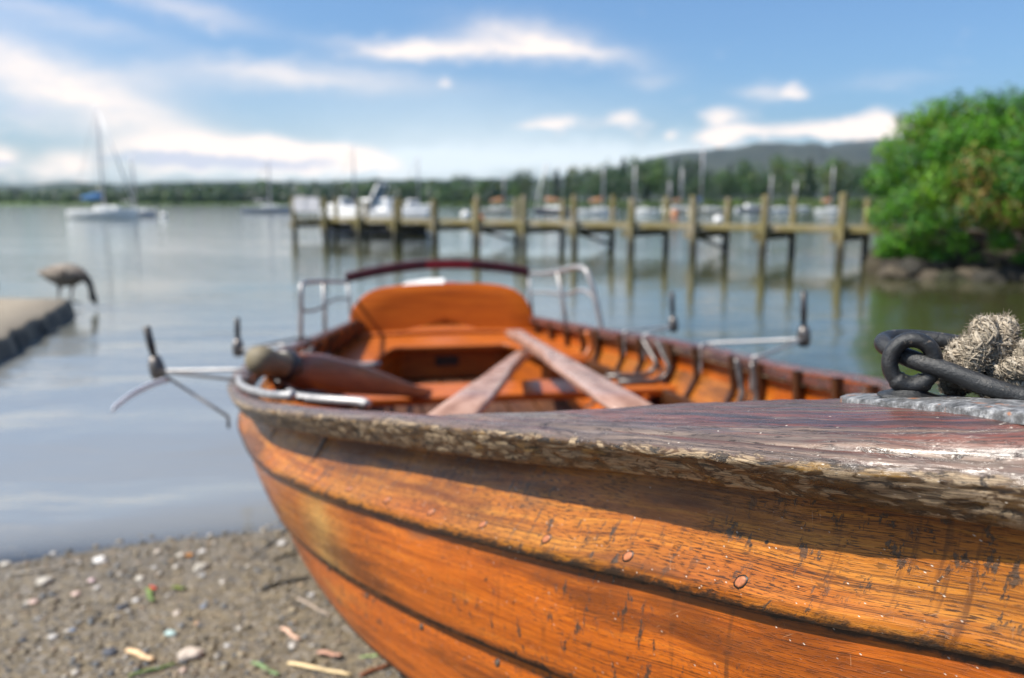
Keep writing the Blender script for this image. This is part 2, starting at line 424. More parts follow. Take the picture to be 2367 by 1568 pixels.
# --- hull skin
hull = BMB(); SS = srange()
names = ['G', 'B', 'C', 'D', 'E', 'F']
def hull_point(k0, k1, s, f, side, inner):
    a, da = skin(k0, s, side); b, db = skin(k1, s, side); z = zg(s)
    n = lerp(a, b, f); zz = z - lerp(da, db, f)
    g = sqrt((b - a) ** 2 + (db - da) ** 2) + 1e-6
    nn, nz = (db - da) / g, (b - a) / g          # outward normal in the section (n, -z)
    if k0 == 'G': nn, nz = 1, 0
    bul = (.006 if k0 != 'G' or side == -1 else -.009 * min(1, .25 + s / .2)) * 4 * f * (1 - f)
    taper = min(1, s / .25)
    if inner: off = -.004 - .010 * taper + (bul if k0 == 'G' else .2 * bul)
    else: off = bul + lerp(-.005, .006, f) * taper
    n2 = max(.003, n + nn * off); return W(s, side * n2, zz + (nz * off if k0 != 'G' else 0))
for side in (1, -1):
    for k in range(5):
        k0, k1 = names[k], names[k + 1]
        NF = 10 if k < 3 else 6
        for inner in (False, True):
            fr = [i / NF for i in range(NF + 1)]
            if k < 4 and not inner: fr = [-.06 if k else 0] + fr[1:] 
            rows = []; uvs = []; cols = []
            for s in SS:
                rr = [hull_point(k0, k1, s, f, side, inner) for f in fr]; wd = .115
                uu = [(s + k * 1.37, f * wd + k * .31) for f in fr]
                cc = []
                for f in fr:
                    e = max(0, 1 - (1 - f) / .10, 1 - f / .05 if k else 0)
                    e = max(e, (1 - (1 - f) / .3) * .55)
                    tone = [.95, .12, .05, .1, .1][k] * (1 if not inner else 0)
                    if k == 1: tone = max(tone, min(1, max(0, (s - .62) / .5)) * .8)
                    bt = (max(0, 1 - abs(s - .94) / .10) if (k == 1 and not inner and side == 1) else 0.0)
                    cc.append((max(0, e) * (1 if not inner else .35), tone, bt))
                if k < 4 and not inner:       # underside of the lap
                    n_, d_ = skin(k1, s); rr.append(hull_point(k0, k1, s, 1.02, side, True)); uu.append((s + k * 1.37, wd * 1.05 + k * .31)); cc.append((1, 0, 0))
                rows.append(rr); uvs.append(uu); cols.append(cc)
            if (side == 1) == inner: rows = [list(reversed(r)) for r in rows]; uvs = [list(reversed(r)) for r in uvs]; cols = [list(reversed(r)) for r in cols]
            hull.grid(rows, uvs, cols)
hull_o = hull.part('hull', M_HULL)
# --- transom, stem, keel
tr = BMB(); sec = [skin(k, L) for k in names]; z = zg(L)
out = [W(L - .001, n, z - d) for n, d in sec] + [W(L - .001, -n, z - d) for n, d in reversed(sec)]
inn = [W(L - .03, n * .98, z - d * .98) for n, d in sec] + [W(L - .03, -n * .98, z - d * .98) for n, d in reversed(sec)]
m = len(out); tr.add(out + inn, [tuple(range(m)), tuple(range(2 * m - 1, m - 1, -1))] + [(i, (i + 1) % m, (i + 1) % m + m, i + m) for i in range(m)],
                     uvs=[(p.z, p.x) for p in out + inn])
fix_normals(tr.part('transom', M_SEAT, smooth=False))
stem = BMB(); rows = []
for i in range(12):
    f = i / 11; zz = lerp(zg(0) - .02, zg(0) - .60, f); ss = -.03 + .10 * f * f
    w = lerp(.026, .014, f)
    rows.append([W(ss + .07, w, zz), W(ss, w * .7, zz), W(ss, -w * .7, zz), W(ss + .07, -w, zz)])
stem.grid(rows, [[(i * .05, j * .02) for j in range(4)] for i in range(12)])
bevel(stem.part('stem', M_RIB), .004)
keel = BMB(); rows = []
for i in range(40):
    s = .06 + i / 39 * (L - .06); n_, d_ = edge('F', s); zz = zg(s) - d_
    rows.append([W(s, .018, zz + .01), W(s, .016, zz - .045), W(s, -.016, zz - .045), W(s, -.018, zz + .01)])
keel.grid(rows, [[(i * .11, j * .03) for j in range(4)] for i in range(40)])
keel.part('keel', M_RIB)

# --- gunwale rails
def rail(side):
    rb = BMB(); rows = []; uvs = []; cols = []
    SR = srange(.0035) if side == 1 else srange(.012)
    for s in SR:
        b = hb(s); ra, da = edge('A', s); wi = min(.052, b - .004); wi = max(.012, wi)
        ctrl = [(b - wi, -.034, 0), (b - wi, -.008, 0), (b - wi + .006, -.001, 0), (b - wi * .5, .003, .0), (b - .014, .0015, .12), (b - .005, -.003, .35), (b - .0008, -.010, .75),
                (lerp(b, ra, .45) + .001, -.5 * da, 1), (ra + .001, -da + .007, 1), (ra - .004, -da + .0005, .9), (ra - .012, -da, .8), (min(ra - .02, b * .6 if s < .2 else b * .95 - .026), -da + .003, .6)]
        pts = []; cc = []; 
        seg = [2, 2, 4, 4, 3, 3, 7, 6, 3, 2, 2]
        for i, q in enumerate(seg):
            for j in range(q):
                f = j / q; pts.append((lerp(ctrl[i][0], ctrl[i+1][0], f), lerp(ctrl[i][1], ctrl[i+1][1], f))); cc.append(lerp(ctrl[i][2], ctrl[i+1][2], f))
        pts.append(ctrl[-1][:2]); cc.append(ctrl[-1][2])
        for _ in range(2):
            sm = [pts[0]] + [((pts[i-1][0] + 2 * pts[i][0] + pts[i+1][0]) / 4, (pts[i-1][1] + 2 * pts[i][1] + pts[i+1][1]) / 4) for i in range(1, len(pts) - 1)] + [pts[-1]]
            pts = sm
        acc = 0; rr = []; uu = []
        for i, (n, dz) in enumerate(pts):
            if i: acc += .0032 if i > 3 else .006
            a = pts[max(0, i - 1)]; c = pts[min(len(pts) - 1, i + 1)]
            tx, tz = c[0] - a[0], c[1] - a[1]; ll = sqrt(tx * tx + tz * tz) + 1e-9
            ox, oz = -tz / ll, tx / ll
            ok = cc[i]
            q = Vector((s * 30, i * .14, side * 3.3))
            q2 = Vector((s * 60, i * .27, side * 5.1)); d = .0008 * fbm(q) * (.35 + ok) + .0005 * fbm(q2, 3) * ok
            ch = fbm(Vector((s * 75, i * .26, 9 + side)), 3)
            if ch > .18: d -= min(.0015, (ch - .18) * .0024) * ok
            gr = fbm(Vector((s * 90, i * .9, 4)), 2); d += .00012 * gr * (.4 + ok)
            rr.append(W(s, side * max(.001, n + ox * d), zg(s) + dz + oz * d)); uu.append((s + (0 if side == 1 else 7.7), acc)); 
        rows.append(rr); uvs.append(uu); cols.append([(c, 0, 0) for c in cc])
    if side == -1: rows = [list(reversed(r)) for r in rows]; uvs = [list(reversed(r)) for r in uvs]; cols = [list(reversed(r)) for r in cols]
    rb.grid(rows, uvs, cols)
    return fix_normals(rb.part('gunwale_rail', M_RAIL))
rail(1); rail(-1)
# --- breasthook: the crowned wedge that ties both rails at the bow
def crown(s, n): 
    b = max(.008, hb(s) - .015); return zg(s) + .0036 + .020 * min(1, b / .04) * max(0, 1 - abs(n / b) ** 3.2)
def aft(n): return interp(abs(n), [0, .05, .10, .14, .20, .24, .28, .33], [.355, .395, .44, .475, .55, .61, .665, .73])
bh = BMB(); rows = []; uvs = []; cols = []; NS = 110; NN = 60
for j in range(NN + 1):
    v = -1 + 2 * j / NN; row = []; uu = []
    for i in range(NS + 1):
        u = i / NS
        # solve the aft end where this ray of constant v meets the aft curve
        lo, hi = .05, .9
        for _ in range(22):
            mid = (lo + hi) / 2
            if mid < aft(v * max(.006, hb(mid) - .046)): lo = mid
            else: hi = mid
        s = lerp(-.015, lo, u); n = v * max(.006, hb(s) - .013)
        zz = crown(s, n) - .0004 - (.006 * max(0, (abs(v) - .965) / .035) ** 2) + .0010 * fbm((s * 16, n * 60, 2)) - (.010 * max(0, (u - .97) / .03) ** 2)
        row.append(W(s, n, zz)); uu.append((s + .8, .30 + hb(s) - n))
    row.append(W(lo - .004, n, zz - (.035 if abs(v) < .8 else .003))); uu.append((s + .8, .34 + hb(s) - n))
    rows.append(row); uvs.append(uu); cols.append([(.22 * max(0, (abs(v) - .72) / .28), 0, 0)] * len(row))
bh.grid(rows, uvs, cols)
fix_normals(bh.part('breasthook', M_RAIL))
def inner_n(s, z, side=-1):
    d = zg(s) - z; pts = [skin(k, s, side) for k in names]
    n = interp(d, [p[1] for p in pts], [p[0] for p in pts]); return max(.01, n - .018)
# --- stem-head plate and ring bolt
pb = BMB(); rows = []; uvs = []; NP = 60; NQ = 14
def plate_w(f): return .0315 * min(1, sqrt(max(0, 1 - (1 - min(1, f / .16)) ** 2)) * .98 + .02)
def plate_s(f): return lerp(.335, .02, f)
for i in range(NP + 1):
    f = i / NP; s = plate_s(f); w = min(plate_w(f), hb(s) * .72)
    row = []
    for j in range(NQ + 1):
        v = -1 + 2 * j / NQ; n = v * w
        n *= 1 + .05 * fbm((s * 90, v * 2, 5)) * (abs(v) > .8)
        row.append(W(s, n, crown(s, 0) + .0046 - .0016 * abs(v) ** 6 + .0007 * fbm((s * 60, n * 120, 1))))
    e0 = W(s, -w * 1.03, crown(s, 0) - .003); e1 = W(s, w * 1.03 + .001 * fbm((s * 120, 3, 3)), crown(s, 0) - .003)
    e2 = W(s, w * 1.02 + .0012 * fbm((s * 150, 1, 3)), crown(s, 0) + .001)
    rows.append([e0] + row + [e2, e1])
pb.grid(rows)
fix_normals(pb.part('stem_plate', M_PLATE))
# eye of the ring bolt: centre seen at (2112,838)
SE = .262
ec = W(SE, .004, 0); EYZ = height_at(833, ec.y)
eye_c = Vector((ec.x, ec.y, 0)); r0 = ray(2108, 838); tt = ec.y / r0.y; eye_c = Vector((r0.x * tt, ec.y, CZ + r0.z * tt))
eR, eU, eF = Vector((.925, -.38, 0)).normalized(), Vector((0, 0, 1)), Vector((.38, .925, 0)).normalized()
eb = BMB(); R_MAJ, R_MIN = .0152, .0057; rows = []
for i in range(56):
    a = 2 * pi * i / 56; c = eye_c + (eR * cos(a) * .95 + eU * sin(a) * 1.10) * R_MAJ; o = eR * cos(a) + eU * sin(a); row = []
    for j in range(20):
        b = 2 * pi * j / 20; wv = 1 + .05 * fbm((cos(a) * 2, sin(a) * 2, j * .3)) + (.22 if sin(a) < -.72 else 0) * 1
        row.append(c + o * cos(b) * R_MIN * wv + eF * sin(b) * R_MIN * 1.25 * wv)
    rows.append(row)
rows.append(rows[0]); eb.grid(rows, close=True)
zb = crown(SE, 0) + .0042; foot = eye_c.copy()
rows = []
for k, (h, r) in enumerate([(0, .0215), (.0016, .021), (.003, .0165), (.0052, .0115), (.0095, .0085), (.014, .0075)]):
    rows.append([Vector((foot.x, foot.y, zb + h)) + (eR * cos(a) * r * (1 + .06 * fbm((cos(a), sin(a), k)))) + eF * sin(a) * r * .8 for a in [2 * pi * j / 28 for j in range(28)]])
eb.grid(rows, close=True)
fix_normals(eb.part('ring_bolt', M_IRON))

# --- ribs
rs = [(1.02, .018), (1.30, .018), (1.57, .022), (1.90, .05), (2.12, .022), (2.42, .022), (2.62, .05), (2.86, .022), (3.04, .022), (3.30, .05), (3.46, .02), (3.66, .02), (3.86, .02), (4.06, .02), (4.30, .02)]
for side in (1, -1):
    for s0, w in rs:
        rb = BMB(); rows = []; uvs = []
        for i in range(22):
            f = i / 21; z = lerp(zg(s0) - .006, .04 + .06 * (s0 < 1.2), f); n = inner_n(s0, z, side)
            th = .018
            rows.append([W(s0 - w / 2, side * (n + .012), z), W(s0 - w / 2, side * (n - th), z), W(s0 + w / 2, side * (n - th), z), W(s0 + w / 2, side * (n + .012), z)])
            uvs.append([(f * .5, q * .02 + s0) for q in range(4)])
        rb.grid(rows, uvs, close=True)
        bevel(fix_normals(rb.part('rib', M_RIB)), .004)
# --- inwale strip along the top inside edge
# --- floor boards
for k in range(-4, 5):
    fb = BMB(); rows = []; uvs = []
    for i in range(40):
        s = lerp(.9, 4.2, i / 39); z = .045; wmax = inner_n(s, z + .02) - .01
        a = max(-wmax, min(wmax, k * .125 - .056)); b = max(-wmax, min(wmax, k * .125 + .056)); z = .040 + .10 * max(0, (1.5 - s) / .6) ** 2
        rows.append([W(s, a, z - .016), W(s, a, z), W(s, b, z), W(s, b, z - .016)]); uvs.append([(s, q * .03 + k) for q in range(4)])
    fb.grid(rows, uvs, close=True)
    fb.part('floorboard', M_FLOOR, smooth=False)
# bottom lining so that the lake never shows inside
lb = BMB(); lb.grid([[W(s, v * (inner_n(s, .07) - .001), .018 + .14 * max(0, (1.4 - s)) ** 2) for v in (-1, -.5, 0, .5, 1)] for s in [.5 + i * .1 for i in range(41)]])
lb.part('bottom_lining', M_RIB)
# --- thwarts with iron knees
def thwart(s0, w, z, mat=M_SEAT):
    b = BMB(); rows = []
    for i in range(17):
        v = -1 + i / 8
        r = []
        for ds, dz in ((-w/2, -.028), (-w/2, -.003), (-w/2 + .004, 0), (w/2 - .004, 0), (w/2, -.003), (w/2, -.028)):
            r.append(W(s0 + ds, v * (inner_n(s0 + ds, z + dz) + .006), z + dz))
        rows.append(r)
    b.grid(rows, [[(p.x * 1.0, k * .04) for k, p in enumerate(r)] for r in rows], close=True)
    return bevel(fix_normals(b.part('thwart', mat)), .004)
thwart(1.92, .20, .285); thwart(2.64, .22, .258)
def tubepart(name, pts, r, mat, seg=10, parent=None, flat=1.0, label=None):
    b = BMB(); b.tube(pts, r, seg, flat=flat); return fix_normals(b.part(name, mat, parent, label=label))
def knee(s_top, s_bot, z, side, r=.011):
    pts = []
    zt = zg(s_top) - .004
    for i in range(9):
        f = i / 8; zz = lerp(zt, z + .06, f); s = lerp(s_top, s_bot, f); pts.append(W(s, side * (inner_n(s, zz, side) - .022), zz))
    n0 = inner_n(s_bot, z + .06) - .022
    for a in (20, 45, 70): pts.append(W(s_bot, side * (n0 - .05 * (1 - cos(radians(a)))), z + .06 - .045 * sin(radians(a))))
    for d in (.06, .12, .20): pts.append(W(s_bot, side * (n0 - d), z + .012))
    tubepart('iron_knee', pts, r, M_DSTEEL, 10, flat=.8)
for side in (1, -1):
    knee(1.90, 1.87, .285, side); knee(2.04, 2.00, .285, side)
    knee(2.68, 2.60, .258, side); knee(2.80, 2.70, .258, side)
# side stringer carrying the thwarts
for side in (1, -1):
    b = BMB(); rows = []
    for i in range(30):
        s = lerp(1.3, 3.3, i / 29); z = interp(s, [1.3, 1.92, 2.64, 3.3], [.26, .245, .22, .19]); n = inner_n(s, z) - .016
        rows.append([W(s, side * n, z + .03), W(s, side * (n - .02), z + .03), W(s, side * (n - .02), z - .02), W(s, side * n, z - .02)])
    b.grid(rows, [[(i * .07, j * .03) for j in range(4)] for i in range(30)], close=True); bevel(fix_normals(b.part('stringer', M_RIB)), .003)
# little upright slats under the far end of the second thwart
for i in range(6):
    b = BMB(); s = 2.52 + i * .045; b.box(W(s, -inner_n(s, .15) + .035, .14), (.02, .02, .19), Matrix.Rotation(TH, 3, 'Z')); bevel(b.part('thwart_slat', M_SEAT, smooth=False), .003)
# --- horseshoe stern seat with riser
ZS = .222
def seat_front(n):
    a = abs(n); return interp(a, [0, .235, .27, .355, .385], [3.79, 3.79, 3.73, 3.34, 3.30])
b = BMB(); rows = []; uvs = []
for j in range(49):
    v = -1 + j / 24; row = []; uu = []
    nn = v * .62
    sf = seat_front(nn); 
    for i in range(18):
        s = lerp(sf, 4.50, i / 17); lim = inner_n(s, ZS) + .004; n = max(-lim, min(lim, nn * 1.15))
        row.append(W(s, n, ZS)); uu.append((n, s))
    s = sf; lim = inner_n(s, ZS) + .004; n = max(-lim, min(lim, nn * 1.15))
    rows.append([W(s + .02, n, ZS - .03), W(s, n, ZS - .03), W(s - .004, n, ZS - .006)] + row); uvs.append([(n, s - .05), (n, s - .04), (n, s - .01)] + uu)
b.grid(rows, uvs); fix_normals(b.part('stern_seat', M_SEAT))
b = BMB(); rows = []; uvs = []
for j in range(41):
    n = -.50 + j / 40; s = interp(abs(n), [0, .25, .31, .42, .5], [3.88, 3.88, 3.78, 3.44, 3.42]); 
    rows.append([W(s, n, ZS - .028), W(s, n, .02)]); uvs.append([(n, 0), (n, .2)])
b.grid(rows, uvs); riser = b.part('seat_riser', M_SEAT)
b = BMB(); b.box(W(3.873, .02, .125), (.12, .012, .05), Matrix.Rotation(TH, 3, 'Z')); bevel(b.part('dark_hole_block', M_BLACK, smooth=False), .005)  # solid black block stands in for the dark hole in the riser
# curved steel edging where the side benches meet the hull
for side in (1, -1):
    pts = [W(3.33, side * n, ZS + .004) for n in (.36, .45, .52, .57)]
    n0 = inner_n(3.33, ZS + .05) - .02
    pts += [W(3.34, side * (n0 - .022), ZS + .014), W(3.35, side * (n0 - .008), ZS + .034), W(3.36, side * (n0 + .0), ZS + .06), W(3.38, side * (inner_n(3.38, zg(3.4) - .03) - .02), zg(3.38) - .02)]
    tubepart('seat_knee', smooth_path(pts, 26), .012, M_STEEL if side == 1 else M_SEAT)
# --- backrest
b = BMB(); prof = []
ctrl = [(809, 800), (807, 770), (809, 735), (816, 712), (832, 692), (860, 674), (900, 665), (960, 660), (1020, 658), (1090, 657), (1150, 660), (1190, 670), (1215, 690), (1228, 715), (1234, 745), (1236, 775), (1238, 800)]
for px, py in ctrl:
    n, z = on_station(px, py, 4.16); prof.append((n, z))
prof = [(p[0], p[1]) for p in prof]
path = smooth_path([(n, z, 0) for n, z in prof], 64)
zc = .30
def bk(n, z, ds): 
    return W(4.16 + ds + (z - .2) * .22 - .035 * (n / .5) ** 2, n, z)
rows = []
for f, ds in ((1.0, .022), (1.0, .004), (.985, 0.0), (.7, 0), (.35, 0), (.02, 0)):
    rows.append([bk(lerp(0, p.x, f), lerp(zc, p.y, f), ds) for p in path])
b.grid(rows, [[(p.x + p.z * .3, p.z) for p in r] for r in rows])
rows = [[bk(lerp(0, p.x, f), lerp(zc, p.y, f), .022) for p in path] for f in (.02, .5, 1.0)]
b.grid(rows, [[(p.x, p.z) for p in r] for r in rows])
fix_normals(b.part('backrest', M_BACK))
b = BMB(); b.tube([bk(n, .235 - .01 * (n / .5) ** 2, -.014) for n in [-.50 + i * .05 for i in range(21)]], .02, 8, flat=.7); b.part('backrest_rail', M_SEAT)
# white and red panel on the stern just above the backrest
def panel(pts, mat, name, label):
    b = BMB(); f0 = [PS(x, y + 1, 4.52 if y > 665 else 4.66) for x, y in pts]; d = Vector((DX, DY, 0)) * .02
    n = len(f0); b.add(f0 + [p + d for p in f0], [tuple(range(n)), tuple(range(2 * n - 1, n - 1, -1))] + [(i, (i + 1) % n, (i + 1) % n + n, i + n) for i in range(n)])
    return bevel(fix_normals(b.part(name, mat, smooth=False, label=label)), .004)
panel([(928, 672), (930, 657), (945, 650), (985, 645), (1027, 643), (1028, 672)], M_WHITE, 'stern_panel', 'white rounded panel behind the backrest')
panel([(1028, 672), (1027, 651), (1055, 652), (1072, 657), (1076, 672)], M_RED, 'stern_panel', 'short red panel behind the backrest')
# --- maroon hoop bar over the backrest and its posts
ctrl = [(798, 642), (850, 630), (910, 619), (970, 612), (1020, 610), (1080, 610), (1140, 615), (1190, 622), (1222, 628)]
pth = smooth_path([PS(x, y, 4.45) for x, y in ctrl], 40)
b = BMB(); rows = []
for p in pth: rows.append([p + Vector((DX, DY, 0)) * a + Vector((0, 0, c)) for a, c in ((-.012, -.030), (-.012, .026), (.012, .026), (.012, -.030))])
b.grid(rows, close=True); hoop = bevel(fix_normals(b.part('hoop_bar', M_MAROON)), .005)
b = BMB(); b.grid([[p + Vector((DX, DY, 0)) * -.0155 + Vector((0, 0, c)) for c in (-.020, .018)] for p in pth[16:26]])
b2 = b.part('name_strip', M_RED, hoop, smooth=False, label='brighter red strip in the middle of the bar')
for a, c in (((803, 645), (812, 745)), ((1221, 630), (1231, 735))):
    tubepart('hoop_post', [PS(*a, 4.45), PS(*c, 4.42)], .009, M_STEEL)
# --- stern hand rails
tubepart('hand_rail', smooth_path([PS(1396, 782, 3.4), PS(1388, 745, 3.41), PS(1375, 685, 3.43), PS(1362, 640, 3.46), PS(1350, 622, 3.5), PS(1330, 618, 3.6), PS(1290, 627, 3.85), PS(1255, 632, 4.15), PS(1228, 632, 4.42)], 44), .0125, M_STEEL)
tubepart('hand_rail', smooth_path([PS(1372, 686, 3.43), PS(1345, 670, 3.6), PS(1310, 680, 3.85), PS(1265, 676, 4.2), PS(1232, 676, 4.43)], 26), .009, M_STEEL)
tubepart('hand_rail_post', [PS(1313, 772, 3.8), PS(1300, 690, 3.82), PS(1289, 630, 3.84)], .010, M_STEEL)
tubepart('hand_rail', smooth_path([PS(694, 788, 3.08), PS(695, 720, 3.08), PS(696, 668, 3.09), PS(702, 654, 3.14), PS(720, 651, 3.3), PS(750, 650, 3.6), PS(803, 652, 4.4)], 36), .0105, M_STEEL)
tubepart('hand_rail', smooth_path([PS(697, 716, 3.08), PS(715, 719, 3.2), PS(740, 712, 3.5), PS(762, 697, 3.8), PS(785, 690, 4.1), PS(806, 692, 4.4)], 26), .006, M_DSTEEL)
tubepart('hand_rail_post', [PS(751, 767, 3.57), PS(748, 648, 3.58)], .0095, M_STEEL)
# --- four outriggers
def outrigger(s, side, pin_px, sock_px, s1, s2, tape=False, brace=True):
    sp = PS(*sock_px, s); pp = PS(*pin_px, s)
    o = BMB(); sock = sp
    dirv = (pp - sp).normalized()
    o.tube([sp - dirv * .035, sp - dirv * .02, sp + dirv * .005, sp + dirv * .03], [.016, .021, .021, .015], 12)
    org = fix_normals(o.part('outrigger', M_DSTEEL))
    tubepart('pin', [sp + dirv * .02, lerp(sp, pp, .5), pp], [.0065, .0105, .0105], M_BLACK, 10, org)
    base = sp - dirv * .012
    for ss in (s1, s2):
        g = W(ss, side * (hb(ss) - .02), zg(ss) + .012)
        m = lerp(base, g, .5); end = W(ss, side * (inner_n(ss, zg(ss) - .10, side) - .012), zg(ss) - .10)
        g2 = W(ss, side * (hb(ss) - .055), zg(ss) + .004)
        tubepart('arm', smooth_path([base, m, g, g2, lerp(g2, end, .3), end], 24), .0046, M_STEEL if side == -1 or ss == s1 else M_DSTEEL, 10, org)
    if brace:
        sb = lerp(s1, s2, .4); e = W(sb, side * (hb(sb) + .004), zg(sb) - .10)
        tubepart('brace', [base, e, e + Vector((0, 0, -.03))], .0042, M_DSTEEL, 8, org)
    return org
o1 = outrigger(2.10, 1, (338, 755), (362, 848), 2.02, 1.72)
outrigger(2.92, 1, (548, 735), (550, 802), 2.75, 3.05)
outrigger(2.15, -1, (1858, 674), (1858, 775), 2.38, 1.96, brace=False)
outrigger(3.02, -1, (1553, 675), (1556, 748), 3.0, 2.82, brace=False)
# pale strap hanging from the near front outrigger
st = [PS(392, 876, 2.08), PS(368, 882, 2.04), PS(335, 895, 1.98), PS(300, 914, 1.9), PS(268, 938, 1.84), PS(258, 948, 1.82)]
b = BMB(); pth = smooth_path(st, 20); b.grid([[p + Vector((0, .006, .007)), p - Vector((0, .006, .007))] for p in pth]); so = b.part('strap', M_STRAP, o1, label='pale loose plastic strap')
md = so.modifiers.new('thick', 'SOLIDIFY'); md.thickness = .002
# bright steel rod lying along the near rail and a grey foot bracket inside
tubepart('rail_rod', smooth_path([W(s, hb(s) - o, zg(s) + .013) for s, o in ((1.80, .03), (1.6, .026), (1.4, .030), (1.2, .036), (1.16, .036), (1.12, .044), (1.10, .058))], 30), .0075, M_STEEL, 12)
tubepart('foot_bracket', smooth_path([PS(668, 908, 1.5), PS(690, 918, 1.46), PS(760, 925, 1.4), PS(832, 930, 1.36), PS(850, 936, 1.34)], 20), .010, M_STEEL)
# --- copper rivets above the first lap
RIV = [.272, .385, .485, .580, .675, .770, .865, .96, 1.08, 1.2, 1.34]
M_RIVET = mat_vcol('copper_rivet_head', .5, 400, .3, .3, .0004)
def rivet(k0, k1, s, f, r=.0042, side=1, mat=None):
    c = hull_point(k0, k1, s, f, side, False); t1 = (hull_point(k0, k1, s + .01, f, side, False) - c).normalized()
    t2 = (hull_point(k0, k1, s, f + .05, side, False) - c).normalized(); n = t1.cross(t2).normalized()
    if n.dot(Vector((NX, NY, 0))) * side < 0: n = -n
    b = BMB(); rows = []
    cls = []
    for h, q, cl in ((-.001, 1.5, 0), (.0003, 1.42, 0), (.0002, 1.12, 0), (.0008, 1.04, 1), (.0011, .92, 1), (.0013, .6, 1), (.0013, .02, 1)):
        cls.append([((.36, .125, .05) if mat is None else (.10, .07, .05)) if cl else (.012, .008, .006)] * 18)
        rows.append([c + n * h + (t1 * cos(a) + t2 * sin(a)) * r * q * (1 + .07 * fbm((cos(a) * 2, sin(a) * 2, s * 50))) for a in [2 * pi * k / 18 for k in range(18)]])
    b.grid(rows, None, cls, close=True); fix_normals(b.part('rivet', M_RIVET, hull_o))
for s in RIV: rivet('G', 'B', s, .86)
for s in (.30, .42, .56, .70, .84, .98): rivet('C', 'D', s, .16, .0034, 1, 1)
# ------------------------------------------------------------------ oars
def oar(p0, p1, prof, mat, label, nrm=Vector((0, 0, 1)), parts=()):
    d = (p1 - p0); ln = d.length; d.normalize(); a = d.cross(nrm).normalized(); u = a.cross(d)
    root = empty('oar', p0); tag(root, label, 'oar', 'oars lying in the rowing boat')
    b = MB(); rows = []; uvs = []
    for f, w, t in prof:
        c = d * ln * f
        ring = []
        for k in range(16):
            an = 2 * pi * k / 16; cx, cz = cos(an), sin(an)
            e = .45; sx = abs(cx) ** e * (1 if cx > 0 else -1); sz = abs(cz) ** e * (1 if cz > 0 else -1)
            ring.append(c + a * sx * w / 2 + u * sz * t / 2)
        rows.append(ring); uvs.append([(ln * f, k / 16 * w * 2) for k in range(16)])
    o = b.grid(rows, uvs, close=True); n = len(rows)
    b.f.append(tuple(range(16))[::-1]); b.f.append(tuple((n - 1) * 16 + k for k in range(16)))
    fix_normals(b.build('shaft', mat, root))
    return root, a, u, d, ln
pA0, pA1 = PS(1188, 770, 3.5), PS(1478, 955, 1.08)
pr = [(0, .080, .034), (.02, .084, .036), (.20, .054, .040), (.40, .050, .042), (.52, .052, .038), (.60, .074, .026), (.72, .082, .02), (.9, .084, .018), (1, .08, .016)]
oar(pA0, pA1, pr, M_OAR, 'longer pale worn wooden oar, square end resting on the stern seat, crossing over the other')
pB0, pB1 = PS(1214, 815, 3.3), PS(1035, 972, 1.12)
pr2 = [(0, .052, .040), (.3, .052, .042), (.5, .056, .04), (.62, .072, .026), (.8, .086, .02), (1, .088, .016)]
oar(pB0, pB1, pr2, M_OAR, 'shorter pale worn wooden oar, blade towards the near rail, crossing under the other')
pC0, pC1 = PS(585, 830, 1.62), PS(985, 912, 2.62)
root, a, u, d, ln = oar(pC0 + (pC1 - pC0) * .125, pC1, [(0, .062, .062), (.05, .085, .075), (.12, .10, .09), (.35, .098, .09), (.55, .085, .07), (.8, .055, .045), (1, .05, .04)], M_OARD,
    'thick dark brown oar with pale rounded grip and black collar on near rail', Vector((0, .2, 1)))
b = MB(); off = -(pC1 - pC0) * .125; ax = [(0, .010), (.004, .020), (.014, .030), (.03, .0345), (.05, .034), (.07, .030), (.095, .0285), (.125, .030), (.14, .030)]
b.tube([off + d * q for q, _ in ax], [r for _, r in ax], 20); fix_normals(b.build('grip', M_GRIP, root))
b = MB(); b.tube([d * q for q in (-.018, -.014, .018, .022)], [.032, .037, .040, .036], 20); fix_normals(b.build('collar', M_BLACK, root))

# ------------------------------------------------------------------ mooring link through the ring bolt
def E(r, f, z): return eye_c + eR * r + eF * f + Vector((0, 0, z))
lc = [E(.150, -.040, -.0235), E(.118, -.034, -.0215), E(.086, -.027, -.0185), E(.052, -.018, -.0115), E(.024, -.0085, -.0035), E(.004, .000, .001), E(-.010, .010, .005),
      E(-.0185, .024, .0088), E(-.013, .038, .0105), E(.004, .045, .011), E(.035, .046, .008), E(.075, .045, .001), E(.115, .042, -.006), E(.150, .037, -.012), E(.175, .02, -.018), E(.178, -.012, -.0225)]
ctrl = lc + [lc[0]]
pth = smooth_path(ctrl, 150)
mr = MB(); oc = eye_c.copy()
mr.tube([p - oc for p in pth], [.0066 * (1 + .04 * fbm((i * .13, 2, 1))) for i in range(150)], 20, cap=False)
tag(fix_normals(mr.build('mooring_ring', M_IRON, None, True, oc)), 'long worn black iron link hooked through the bow ring bolt', 'iron ring')
